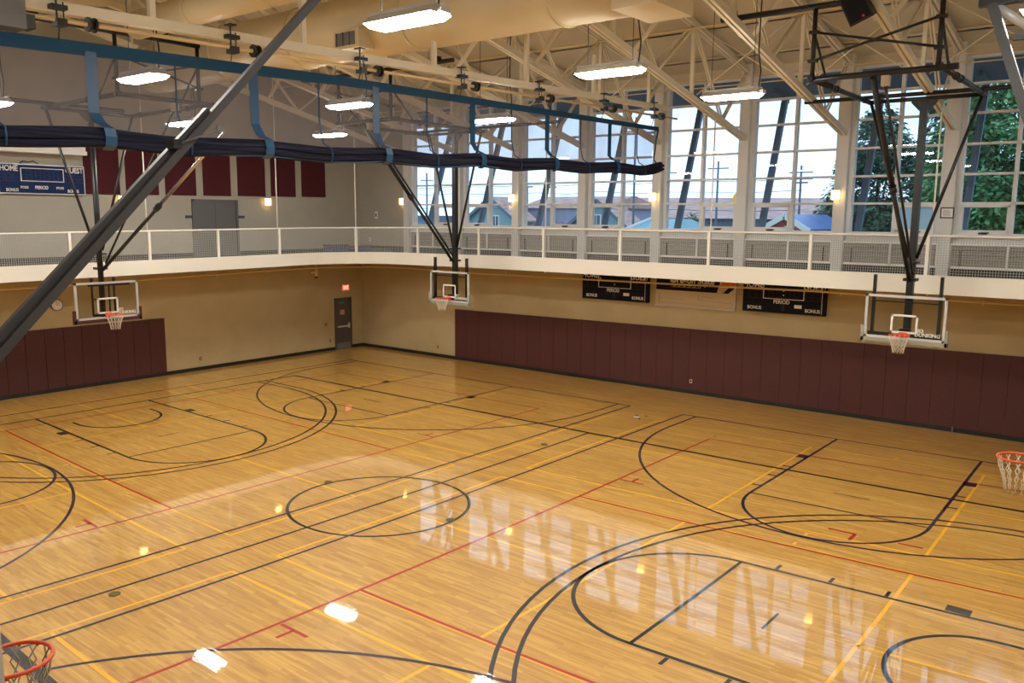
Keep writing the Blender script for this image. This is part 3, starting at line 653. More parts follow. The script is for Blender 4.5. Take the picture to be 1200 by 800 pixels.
# ceiling lights
def light(x, y, z, label):
    t = thing('ceiling_light', label, 'ceiling light', (x,y,z), group='hanging box lights')
    m = M(); m.hexa([(-2.15,-.7,.06),(2.15,-.7,.06),(2.15,.7,.06),(-2.15,.7,.06),(-2.15,-.35,.42),(2.15,-.35,.42),(2.15,.35,.42),(-2.15,.35,.42)]); m.box((2.15,-.3,.06),(2.45,.3,.3)); m.box((-2.15,-.36,.4),(2.15,-.33,.56)); m.box((-2.15,.33,.4),(2.15,.36,.56)); m.build('housing', MT['silver'], t, local=True)
    m = M(); m.hexa([(-1.9,-.5,-.16),(1.9,-.5,-.16),(1.9,.5,-.16),(-1.9,.5,-.16),(-2.12,-.68,.06),(2.12,-.68,.06),(2.12,.68,.06),(-2.12,.68,.06)]); m.build('lens', MT['lamp'], t, local=True)
    m = M().box((-1.5,-.25,.42), (1.5,.25,.424)); m.build('added_uplight_strip', MT['added_glow'], t, local=True)  # glowing strip added on top of the housing to light the roof
    m = M()
    for dx in (-1.6, 1.6): m.tube([(dx,0,.4),(dx,0,zt(y)-z)], .025, 5)
    m.tube([(2.0,0,.4),(2.1,.05,1.6),(1.9,0,3.),(2.,0,zt(y)-z)], .05, 5); m.build('cable', MT['black'], t, local=True)
    return t
LG = [(-36.,-9.,'left column of lights, second row from the near wall'),(-36.5,8.,'far left light through the curtain beside the diagonal brace'),(-34.,24.,'far left light through the curtain near the double door'),
      (-12.9,-8.6,'light seen through the curtain, left of the diagonal brace'),(-12.5,8.4,'light seen through the middle of the curtain'),(-9.6,23.,'light behind the right half of the curtain near the windows'),
      (12.7,-9.8,'big light in front of the round duct'),(12.75,7.3,'light right of the duct above the curtain end'),(14.4,21.2,'light by the windows left of the black frame'),
      (36.9,5.0,'light at the upper right edge beside the grey strut'),(37.,23.,'added unseen right hand light nearest the windows'),(37.,-10.,'added unseen right hand light over the near half'),  # last two are out of view, added for their light
      (-36.,-26.,'added unseen left light over the near wall'),(-12.,-26.,'added unseen second light over the near wall'),(12.,-26.,'added unseen third light over the near wall'),(37.,-26.,'added unseen fourth light over the near wall')]  # this whole row is unseen, added to light the hall
for x, y, lb in LG: light(x, y, 28., 'lit white hanging box light, ' + lb)

# ------------------------------------------------------------------ divider curtain on the halfway plane
def zh(y): return 27.13 + (.0282*(y+22) if y < -3 else .0282*19 + .0078*(y+3))     # top of the header
DR = [-36.4,-27.2,-18.1,-9.2,-.2,9.1,18.2,27.6,36.4]
def hang_z(y):                                         # top of the gathered bundle
    b = 22.95 + (.012*(y+22) if y < -3 else .012*19 + .0215*(y+3))
    d = min(abs(y-q) for q in DR); s = .22*(1 - (min(d,4.6)/4.6))
    if y > 33: b += .05*(y-33)**1.5
    return b + s
ct = thing('divider_curtain', 'raised grey mesh divider curtain with blue header and gathered dark bottom', 'curtain', (0,0,22))
ys = [-37 + .5*k for k in range(148)]
def strip(f0, f1, name, mt, thick, par):
    m = M(); vs = []; fs = []
    for y in ys:
        (xa, za), (xb, zb_) = f0(y), f1(y); vs += [(xa,y,za),(xb,y,zb_),(xb-thick,y,zb_),(xa-thick,y,za)]
    n = len(ys)
    for i in range(n-1):
        for k in range(4): fs.append((4*i+k, 4*i+(k+1) % 4, 4*i+4+(k+1) % 4, 4*i+4+k))
    fs += [(0,1,2,3), (4*n-4,4*n-3,4*n-2,4*n-1)]
    m._add(vs, fs, False); return m.build(name, MT[mt], par)
def hw(y): return .62 - .25*max(0, min(1, (y+22)/58))
strip(lambda y: (.06, zh(y)-hw(y)), lambda y: (.06, zh(y)), 'header_band', 'hdr', .12, ct)
# mesh body: one sheet, kicked outwards where it meets the bundle
m = M(); vs = []; fs = []; K = 8
for y in ys:
    z1 = zh(y)-hw(y)+.02; z0 = hang_z(y)-.15
    for k in range(K+1):
        t_ = k/K; x = .05*math.sin(y*1.3)*t_ + (.55*max(0,(t_-.72)/.28)**1.5); vs.append((x, y - 1.5*t_*max(0, min(1, (y-32.5)/4.)), z1+(z0-z1)*t_))
for i in range(len(ys)-1):
    for k in range(K): a = i*(K+1)+k; fs.append((a, a+1, a+K+2, a+K+1))
m._add(vs, fs, True); m.build('mesh_sheet', MT['mesh'], ct, fix=False)
# bundle of folds
for k in range(6):
    m = M(); pts = []
    for y in ys:
        d = min(abs(y-q) for q in DR)
        zz = hang_z(y) - .05 - k*.115; pts.append((.55 + .16*math.sin(k*2.1 + y*.11) - (.0), y, zz + .02*math.sin(y*.9+k)))
    m.tube(pts, [.19 if y < 35.5 else .19*(1-(y-35.5)*.3) for y in ys], 8); m.build('gathered_fold', MT['fold'], ct)
m = M(); pts = [(.62, y, hang_z(y)-.74+.03*math.sin(y*.8)) for y in ys if y < 12]; m.tube(pts, .055, 6); m.build('blue_hem', MT['strap'], ct)
for y in DR[1:-1]:
    m = M(); a = [(.1, y, zh(y)-hw(y)+.2), (.1, y, zh(y)-3.2), (.35, y+.18, hang_z(y)+.35), (.86, y+.32, hang_z(y)+.1), (.97, y+.34, hang_z(y)-.3), (.9, y+.34, hang_z(y)-.72), (.5, y+.34, hang_z(y)-.92)]
    for p, q in zip(a, a[1:]):
        m.hexa([(p[0],p[1]-.27,p[2]),(p[0],p[1]+.27,p[2]),(p[0]-.03,p[1]+.27,p[2]),(p[0]-.03,p[1]-.27,p[2]),(q[0],q[1]-.27,q[2]),(q[0],q[1]+.27,q[2]),(q[0]-.03,q[1]+.27,q[2]),(q[0]-.03,q[1]-.27,q[2])])
    m.build('lifting_strap', MT['strap'] if y < 0 else MT['hdr'], ct)
for y in (-22.6,-13.85,-4.75,4.4,13.6,23.0,32.4):
    M().tube([(.08,y,zh(y)-hw(y)),(.1,y,zh(y)-2.8),(.3,y+.1,hang_z(y)+.4),(.86,y+.25,hang_z(y)+.05),(.95,y+.25,hang_z(y)-.3),(.86,y+.25,hang_z(y)-.75)], .045, 6).build('lifting_cord', MT['strap'] if y < 0 else MT['hdr'], ct)
M().tube([(.08,36.4,zh(36.4)-.3),(.1,36.0,zh(36)-1.2),(.4,35.1,hang_z(36)+.3),(.6,35.6,hang_z(36)-.2)], .07, 6).build('end_strap', MT['hdr'], ct)
# carrier beam, drive pipe, drums
def zbm(y): return 28.62 + .022*(y+22)
t = thing('curtain_beam', 'long cream beam above the divider curtain, carried on short posts', 'beam', (0,0,29))
M().hexa([(-.25,-38,zbm(-38)-.42),(.25,-38,zbm(-38)-.42),(.25,38.2,zbm(38)-.28),(-.25,38.2,zbm(38)-.28),(-.25,-38,zbm(-38)+.12),(.25,-38,zbm(-38)+.12),(.25,38.2,zbm(38)+.16),(-.25,38.2,zbm(38)+.16)]).build('beam', MT['steel'], t)
for y in (-24.,-14.9,-5.7,5.2,15.5,25.,34.5): M().bar((0,y,zbm(y)+.1), (0,y,zb(y)+1.2 if abs(y) < 30 else zb(y)+3.), .3, .3).build('post', MT['steel'], t)
def zp(y): return 27.92 + .0175*(y+22)
t = thing('drive_pipe', 'thin drive pipe with black cable drums hung below the cream curtain beam', 'drive pipe', (0,0,28))
M().tube([(.35,-38,zp(-38)),(.35,39.6,zp(39.6))], .1, 10).build('pipe', MT['pipe'], t)
for y in DR:
    m = M()
    for dy in (-.14, .14): m.tube([(.35,y+dy-.05,zp(y)),(.35,y+dy+.05,zp(y))], .34, 20)
    m.tube([(.35,y-.2,zp(y)),(.35,y+.2,zp(y))], .2, 14); m.build('cable_drum', MT['black'], t)
    h = M(); yb = y - 1.55
    h.box((.1,yb-.32,zp(yb)+.42), (.7,yb+.38,zp(yb)+.62)); h.box((.1,yb-.1,zp(yb)-.3), (.65,yb+.35,zp(yb)+.04)); h.bar((.4,yb,zp(yb)-.2), (.4,yb,zp(yb)+1.25), .06, .06); h.bar((.4,yb+.3,zp(yb)), (.4,yb+.3,zp(yb)+.8), .05, .05); h.box((.1,yb-.2,zp(yb)+1.1), (.7,yb+.2,zp(yb)+1.17))
    h.build('clamp_bracket', MT['black'], t)
    M().tube([(.36,yb+.1,zp(yb)-.2),(.1,yb+.15,zh(yb)-.05)], .035, 5).build('lifting_cable', MT['black'], t)
t = thing('curtain_motor', 'grey motor housing at the top left end of the curtain pipe', 'motor', (.4,-22,27.5))
M().box((-.2,-23.4,27.2), (1.,-21.2,28.5)).build('housing', MT['grey'], t); M().box((-.3,-23.5,28.5), (1.1,-21.3,28.8)).build('mount', MT['black'], t); M().box((-.05,-21.2,27.3), (.8,-20.75,27.9)).build('gearbox', MT['charcoal'], t)

# ------------------------------------------------------------------ basketball hoops
def hoop(label, loc, rz, dz=0., pad='olive', btop=(-12.6, 28.3), bfoot=14.2, frame=True, style='wide', cy=-12.3, cz=28.5, upper=True, longbar=True, mt='black', mast=True, netmat='net', xoff=(-10.8,12.), dp=(-4.05,3.75), ch=.5):
    t = thing('basketball_hoop', label, 'basketball hoop', loc, rz); t['_local'] = 1
    def B(m, n, k, par=None): return m.build(n, MT[k], par or t, local=True)
    D = lambda z: z + dz
    B(M().box((-3,0,D(9.5)), (3,.06,D(13))), 'backboard', 'bglass')
    m = M()
    for a, b in (((-3,-.06,D(9.5)),(3,.12,D(9.7))),((-3,-.06,D(12.8)),(3,.12,D(13))),((-3,-.06,D(9.5)),(-2.8,.12,D(13))),((2.8,-.06,D(9.5)),(3,.12,D(13)))): m.box(a, b)
    B(m, 'backboard_frame', 'silver')
    m = M()
    for a, b in (((-1,-.03,D(10)),(1,0,D(10.16))),((-1,-.03,D(11.34)),(1,0,D(11.5))),((-1,-.03,D(10)),(-.84,0,D(11.5))),((.84,-.03,D(10)),(1,0,D(11.5)))): m.box(a, b)
    B(m, 'target_square', 'white')
    m = M(); m.box((-3.2,-.12,D(9.2)), (3.2,.2,D(9.52))); 
    for s in (-1, 1): m.box((s*3.0,-.12,D(9.2)), (s*3.22,.2,D(10.45)))
    B(m, 'edge_padding', pad)
    for i, (w_, u, z) in enumerate((('NO', .82, 10.3), ('DUNKING', .82, 9.98))):
        text('lettering', w_, .4, MT['white'], t, (lambda u0, z0: lambda u, w, d: (u0 + u, -.02 - d, z0 + w))(u, D(z)), align='LEFT')
    # rim and net
    m = M(); m.tube([(.75*math.cos(R(15*k)), -1.25+.75*math.sin(R(15*k)), D(10)) for k in range(24)], .045, 10, closed=True); rim = B(m, 'rim', 'orange')
    m = M(); m.box((-.3,-.12,D(9.65)), (.3,-.02,D(10.1))); m.hexa([(-.28,-.55,D(9.9)),(.28,-.55,D(9.9)),(.28,-.06,D(9.7)),(-.28,-.06,D(9.7)),(-.28,-.55,D(10)),(.28,-.55,D(10)),(.28,-.06,D(10.03)),(-.28,-.06,D(10.03))]); B(m, 'rim_bracket', 'orange')
    m = M(); n = 12; rows = [(.735,-.03),(.67,-.36),(.55,-.7),(.45,-1.05),(.40,-1.4)]
    for s in (0, 1):
        for k in range(n):
            pts = []
            for j, (rr, zz) in enumerate(rows):
                a = 2*math.pi*(k + (.5 if (j + s) % 2 else 0)*(1) )/n
                pts.append((rr*math.cos(a), -1.25+rr*math.sin(a), D(10)+zz))
            m.tube(pts, .02, 5)
    B(m, 'net', netmat)
    m = M()
    for k in range(n):
        a = 2*math.pi*k/n; m.tube([(.74*math.cos(a), -1.25+.74*math.sin(a), D(10)),(.74*math.cos(a), -1.25+.74*math.sin(a), D(9.93))], .04, 5)
    B(m, 'net_hooks', 'orange', rim)
    if not mast: return t
    MY = 1.0
    B(M().bar((0,MY,D(9.6)), (0,MY,cz), .5, .5) if style == 'wide' else M().tube([(0,MY,D(9.6)), (0,MY,cz)], .26, 14), 'mast', mt)
    m = M()
    if style == 'wide':
        for s in (-1, 1): m.bar((s*2.45,.25,D(9.7)), (s*2.45,.25,D(14.55)), .3, .22)
        m.box((-2.75,.12,D(9.68)), (2.75,.3,D(9.98))); m.box((-.4,.12,D(9.9)), (.4,.7,D(10.3))); m.box((-2.5,.2,D(12.4)), (2.5,.3,D(12.5)))
    else:
        for s in (-1, 1): m.tube([(s*1.05-.2,.3,D(9.9)), (s*1.05-.2,.3,D(13.2))], .1, 8); m.tube([(s*1.05-.2,.3,D(13.1)), (s*1.05-.2,.3,D(13.4))], .16, 8)
        m.box((-1.6,.15,D(12.6)), (2.3,.35,D(12.78))); m.box((-1.3,.15,D(9.75)), (1.1,.35,D(9.98))); m.box((-1.3,.15,D(11.3)), (1.,.35,D(11.42))); m.tube([(.35,.3,D(9.9)),(.35,.3,D(12.7))], .08, 8)
    B(m, 'backboard_bracket', 'black')
    for z_, h_ in ((14.1,.22),(15.5,.15)): B(M().box((-.48,MY-.45,D(z_)), (.48,MY+.45,D(z_+h_))), 'mast_collar', 'black')
    for s in (-1, 1):
        if frame != 'rail': B(M().tube([(s*.3,MY,D(15.9)), (s*3.95,MY,cz)], .13, 8), 'side_brace', mt)
    # folding brace
    p = Vector((.0,MY-.5,bfoot+dz)); q = Vector((.0, btop[0], btop[1])); d = q-p; mid = p + d*.5
    if frame == 'rail':                               # single ceiling rail with a straight square strut and a short ram
        B(M().bar((0,-4.05,27.6), (0,3.4,27.6), .34, .3), 'ceiling_rail', 'black'); B(M().bar((0,-3.6,27.5), (0,.4,16.2), .4, .34), 'strut', mt)
        B(M().tube([(-.1,-3.45,27.45), (-.6,-2.35,26.55)], .17, 12), 'ram', 'silver'); B(M().bar((-.6,-2.9,26.3), (-.6,2.,26.3), .25, .22), 'ram_bar', 'black'); B(M().bar((0,-.6,27.6), (0,-.6,33.5), .3, .3), 'drop_post', 'black')
        return t
    if frame != 'near':
        b = B(M().tube([p, mid + d*.03], .16, 8), 'folding_brace', mt); B(M().tube([mid, q], .2 if style == 'wide' else .15, 8), 'brace_sleeve', 'chrome' if style != 'wide' else mt, b); B(M().tube([mid - d*.015, mid + d*.015], .27, 8), 'brace_clamp', 'black', b)
    # hung frame
    B(M().tube([(-4.2,MY,cz), (4.1,MY,cz)], .16, 10), 'pivot_bar', mt)
    m = M().box((-.9,MY-.2,cz-.3), (.9,MY+.2,cz-.12)); m.hexa([(-.9,MY-.15,cz-.3),(-.34,MY-.15,cz-.9),(-.34,MY+.15,cz-.9),(-.9,MY+.15,cz-.3),(-.9,MY-.15,cz-.2),(-.3,MY-.15,cz-.2),(-.3,MY+.15,cz-.2),(-.9,MY+.15,cz-.2)]); m.hexa([(.34,MY-.15,cz-.9),(.9,MY-.15,cz-.3),(.9,MY+.15,cz-.3),(.34,MY+.15,cz-.9),(.3,MY-.15,cz-.2),(.9,MY-.15,cz-.2),(.9,MY+.15,cz-.2),(.3,MY+.15,cz-.2)])
    B(m, 'mast_gusset', 'black')
    for s in (-1, 1):
        m = M().tube([(s*4.05,cy-.4,cz+.1), (s*4.05,MY+.3,cz)], .19, 10); r_ = B(m, 'side_rail', mt)
        for f_ in (.28,.38,.9):
            y = cy + (MY-cy)*f_; B(M().tube([(s*4.05,y-.15,cz+.05), (s*4.05,y+.15,cz+.05)], .26, 10), 'rail_clamp', 'black', r_)
    B(M().tube([(-4.3,cy,cz+.1), (4.9,cy,cz+.1)], .2, 10), 'front_bar', mt)
    if upper:
        zu = 33.3
        B(M().tube([(xoff[0],cy,zu), (xoff[1],cy,zu)], .2, 10), 'upper_bar', mt)
        for s in dp:
            u = B(M().tube([(s,cy,cz), (s,cy,zu)], .16, 8), 'drop_pipe', mt)
            for z_ in (zu-1.75, cz+1.2): B(M().box((s-.3,cy-.22,z_), (s+.3,cy+.22,z_+.2)), 'pipe_collar', 'black', u)
            B(M().tube([(s,cy,zu-1.7), (s,cy+3.2,cz+.1)], .09, 6), 'diagonal_stay', mt)
        B(M().tube([(dp[0],cy,zu-1.65), (dp[1],cy,cz+1.35)], .09, 6), 'cross_rod', mt); B(M().tube([(dp[0],cy,cz+1.3), (dp[1],cy,zu-1.6)], .09, 6), 'cross_rod', mt)
        m = M()
        for x in (-10.,0.,10.):
            if x < xoff[1]: m.box((x-.3,cy-.25,zu), (x+.3,cy+.25,zu+ch))
        B(m, 'beam_clamp', 'black')
    if longbar:
        B(M().tube([(xoff[0]+.8,3.,29.15), (xoff[1]+1,3.,29.15)], .17, 10), 'rear_bar', mt)
    if frame != 'near':
        w = B(M().box((.5,cy-.3,cz-.75), (.95,cy+.25,cz-.1)), 'winch', 'beige'); B(M().tube([(.7,cy,cz-.6), (.25,MY-.6,D(14.7))], .1, 6), 'winch_rod', mt, w)
    return t
hoop('glass basketball hoop before the right hand windows, under a black ceiling frame', (24.4,33,0), 0, .38)
hoop('glass basketball hoop in front of the windows at the far left corner', (-24.45,33,0), 0, 0.)
hoop('basketball hoop with maroon corner padding at the left wall', (-38,.2,0), R(90), -.08, 'pad', style='narrow', btop=(-20.5,25.6), bfoot=14.1, xoff=(-10.8,3.2), dp=(-4.05,3.), ch=2.)
hoop('basketball hoop cut by the right edge of the photo, its rim in view', (38.1,.1,0), R(-90), 0., mt='charcoal', cy=-4.6, cz=27.8, frame='rail', upper=False, longbar=False)
# near hoop: rim at the lower left, its great folding brace crossing the upper left of the view
t = hoop('nearest basketball hoop, orange rim at lower left and big grey diagonal brace', (22.7,-32.6,0), R(180), 0., frame='near', mt='charcoal', netmat='oldnet', upper=True, longbar=False, btop=(-12.6,28.3))
HX, HY = 22.7, -32.6
def nl(X, Y, z): return (HX - X, HY - Y, z)
b = M().bar(nl(23.1,-33.9,13.86), nl(23.1,-19.6,28.55), .17, .18).build('folding_brace', MT['charcoal'], t, local=True)
M().bar(nl(22.95,-34.0,14.08), nl(22.95,-26.35,21.75), .16, .16).build('brace_sleeve', MT['charcoal'], b, local=True)
M().box(nl(22.95,-27.42,20.8), nl(23.25,-27.22,21.0)).build('brace_clamp', MT['black'], b, local=True)
M().tube([nl(23.3,-27.25,20.93), nl(23.35,-26.35,21.28)], .025, 6).tube([nl(23.28,-26.3,21.3), nl(23.36,-26.3,21.3)], .085, 16).build('clamp_knob', MT['grey'], b, local=True)

# speaker
t = thing('loudspeaker', 'black loudspeaker hanging from the black pipe frame at the top', 'loudspeaker', (23.3,19.3,33))
Rm = Matrix.Rotation(R(-22), 4, 'Y') @ Matrix.Rotation(R(20), 4, 'X')
def sp(a, b):
    m = M(lambda p: tuple(Rm @ Vector(p) + Vector((23.3,19.3,33.))))
    return m.box(a, b)
sp((-.75,-.6,-1.35), (.75,.7,1.35)).build('cabinet', MT['black'], t); sp((-.65,-.66,-1.2), (.65,-.6,1.2)).build('grille', MT['blackbd'], t); sp((.15,-.68,-1.12), (.28,-.66,-.98)).build('red_badge', mat('red_badge', (.6,.03,.03), .4), t)
M().tube([(23.3,19.6,34.),(23.3,20.6,34.6)], .1, 8).build('bracket', MT['black'], t)

# ------------------------------------------------------------------ outside
o = M().box((-320,48.5,-1), (180,420,-.2)).build('ground', noisy('gravel_lot', (.13,.13,.13), (.2,.2,.19), .6, .95)); o['kind'] = 'structure'
ext = mat('dark_eave_paint', (.09,.13,.18), .7)
str_ = mat('blue_grey_strut_paint', (.13,.18,.25), .6)
o = M().hexa([(-54,46.6,33.7),(54,47.9,33.7),(54,55.,32.2),(-54,53.8,32.2),(-54,46.6,34.3),(54,47.9,34.3),(54,55.,32.8),(-54,53.8,32.8)]).build('eave_overhang', ext); o['kind'] = 'structure'
for i, c in enumerate(cols[:-1]):
    y0 = YN(c)+1.6
    t = thing('raking_strut', f'dark sloping outside strut behind the {nth(i+1)} column from the left', 'strut', (c+.2,y0,14), group='sloping struts outside the windows')
    M().bar((c+.75,y0,14.), (c+.75,y0+6.4,32.4), .62, .5, (0,1,0)).build('leg', str_, t); M().bar((c+.75,y0+3.2,32.6), (c+.75,y0+7.,31.9), .4, .5).build('outrigger', ext, t)
    M().box((c+.3,y0-.4,13.6), (c+1.2,y0+.6,14.2)).build('foot', ext, t)
C_ = dict(teal=noisy('pale_teal_siding', (.20,.31,.33), (.24,.36,.38), .5, .8, stretch=(.2,.2,8)), brown=noisy('brown_shingles', (.33,.21,.19), (.46,.31,.28), 1.2, .9, stretch=(1,1,3)), lav=noisy('lavender_stucco', (.28,.28,.36), (.34,.34,.42), .3, .9), trimw=mat('white_trim', (.75,.75,.75), .6),
          slate=mat('slate_trim', (.11,.14,.18), .7), blueroof=noisy('blue_metal_roof', (.10,.17,.40), (.17,.26,.52), .4, .4), tealroof=noisy('teal_metal_roof', (.13,.28,.33), (.2,.36,.42), .6, .5, stretch=(3,1,1)), red=noisy('red_barn_siding', (.38,.10,.09), (.46,.15,.13), .6, .8), wind=mat('dark_window', (.05,.06,.09), .1), grey=mat('pole_wood', (.12,.14,.18), .8),
          bluewall=noisy('blue_grey_metal_wall', (.15,.19,.27), (.2,.25,.33), 2., .7, stretch=(6,1,1)))
def gablehouse(name, label, x, y, half, zap, zeave, depth, wall, roof, trim, ov=1.2, win=None, star=False):
    t = thing(name, label, 'house', (x,y,0))
    M().prism([(x-half,y,-.2),(x+half,y,-.2),(x+half,y,zeave),(x,y,zap-.3),(x-half,y,zeave)], (0,depth,0)).build('wall', C_[wall], t)
    r = M(); sl_ = (zap-zeave)/half
    for s in (-1, 1):
        r.hexa([(x,y-ov,zap),(x+s*(half+ov),y-ov,zeave-ov*sl_),(x+s*(half+ov),y+depth,zeave-ov*sl_),(x,y+depth,zap),(x,y-ov,zap+.4),(x+s*(half+ov),y-ov,zeave-ov*sl_+.4),(x+s*(half+ov),y+depth,zeave-ov*sl_+.4),(x,y+depth,zap+.4)])
    rf = r.build('roof', C_[roof], t)
    e = M()
    for s in (-1, 1): e.bar((x,y-ov-.1,zap+.1), (x+s*(half+ov),y-ov-.1,zeave-ov*sl_+.1), .3, .75)
    e.build('barge_board', C_[trim], rf)
    if win:
        f_ = M().box((win[0]-1.2,y-.15,win[1]), (win[0]+1.2,y-.02,win[1]+3.2)).build('window', C_['trimw'], t)
        M().box((win[0]-.95,y-.2,win[1]+.2), (win[0]-.1,y-.15,win[1]+3.)).box((win[0]+.1,y-.2,win[1]+.2), (win[0]+.95,y-.15,win[1]+3.)).build('pane', C_['wind'], f_)
    if star:
        P = []
        for k in range(10):
            rr = .62 if k % 2 == 0 else .26; P.append((x+.4+rr*math.sin(R(36*k)), y-.12, zap-1.55+rr*math.cos(R(36*k))))
        M().prism(P, (0,.1,0)).build('star', C_['trimw'], t)
    return t
gablehouse('house', 'pale teal gabled house behind the third window from the left', -99.4, 130, 7.6, 23.8, 18.6, 8, 'teal', 'brown', 'slate', win=(-98.2,16.2))
gablehouse('house', 'blue grey gabled house with a tall white window, behind the fourth window', -66.9, 130, 7., 23.0, 17.8, 8, 'teal', 'brown', 'slate', win=(-67.4,16.6))
gablehouse('barn', 'red gabled shed with white star and blue metal roof', -5.3, 85, 3.3, 19.5, 17.6, 18, 'red', 'blueroof', 'trimw', ov=.5, star=True)
M_ = M
t = thing('garage', 'lavender stucco building with brown shingle roof, left of the curtain tip', 'building', (-86,142,0))
M().box((-99,142,-.2), (-73.,168,21.6)).build('wall', C_['lav'], t); M().hexa([(-100,141,21.4),(-72.,141,21.4),(-72.,169,21.4),(-100,169,21.4),(-100,154,24.6),(-72.,154,24.6),(-72.,156,24.6),(-100,156,24.6)]).build('roof', C_['brown'], t)
t = thing('warehouse', 'long low building with wide brown shingle roof behind the houses', 'building', (-60,175,0))
M().box((-128,176,-.2), (-22,215,19.2)).build('wall', C_['bluewall'], t); M().hexa([(-130,174,19.),(-20,174,19.),(-20,217,19.),(-130,217,19.),(-130,197,25.6),(-20,197,24.6),(-20,200,24.6),(-130,200,25.6)]).build('roof', C_['brown'], t)
t = thing('shed', 'low shed with teal metal roof and white gable edge', 'shed', (-32,95,0))
M().box((-36.2,95,-.2), (-28.4,106,17.1)).build('wall', C_['red'], t); M().hexa([(-38.,94,17.),(-27.,94,17.),(-27.,107,17.),(-38.,107,17.),(-35.4,99,19.),(-29.,99,19.),(-29.,102,19.),(-35.4,102,19.)]).build('roof', C_['tealroof'], t)
M().bar((-38.1,93.9,17.1), (-35.4,98.9,19.1), .3, .4).build('gable_edge', C_['trimw'], t)
t = thing('warehouse', 'flat blue grey building low behind the leftmost window', 'building', (-150,150,0))
M().box((-186,150,-.2), (-133,180,18.6)).build('wall', C_['bluewall'], t); M().box((-187,149,18.4), (-132,181,19.2)).build('roof_edge', C_['slate'], t)
def pole(x, y, h, arms, label, lamp=False):
    t = thing('utility_pole' if not lamp else 'street_lamp', label, 'pole', (x,y,0), group='poles outside')
    M().tube([(x,y,-.2),(x,y,h)], [.3,.2] if not lamp else [.25,.15], 8).build('post', C_['grey'], t)
    for z in arms: M().box((x-2.2,y-.12,z), (x+2.2,y+.12,z+.22)).build('cross_arm', C_['grey'], t)
    if lamp: M().box((x-1.6,y-.2,h-.1), (x+1.6,y+.2,h+.25)).build('lamp_head', C_['grey'], t)
pole(-32.7,120,30.3,(28.8,),'utility pole with one crossarm seen in the sixth window'); pole(-16.1,120,29.,(27.6,26.4),'utility pole with two crossarms left of the dark evergreen')
pole(-43.9,120,29.6,(28.2,),'utility pole at the left side of the fifth window'); pole(-51.7,120,40.,(37.,),'tall utility pole seen behind the curtain tip'); pole(-113.,120,30.,(28.,),'dark utility pole seen in the leftmost window')
pole(-95.6,140,26.8,(),'street lamp above the teal house roof',True); pole(-88.,140,26.6,(),'street lamp above the lavender building',True); pole(-27.,150,27.,(),'street lamp over the long brown roof',True)
for k, (z0, z1, y) in enumerate(((25.,24.6,119),(26.6,26.8,119),(21.6,21.,118))):
    pts = [(-121+8.8*i, y, z0+(z1-z0)*i/12 - .6*math.sin(math.pi*((i*1.7) % 4)/4)) for i in range(13)]
    tag(M().tube(pts, .06, 5).build('overhead_wire', C_['slate']), f'thin overhead wire outside, {["middle","highest","lowest"][k]} of three', 'wire', 'overhead wires')
t = thing('round_sign', 'round yellow sign on a post beyond the fifth window', 'sign', (-45.6,160,0)); M().tube([(-45.6,160,-.2),(-45.6,160,23)], .3, 8).build('post', C_['grey'], t); M().tube([(-45.6,159.8,23.9),(-45.6,160.2,23.9)], 1.6, 20).build('sign_disc', mat('yellow_sign', (.85,.5,.04), .5), t)

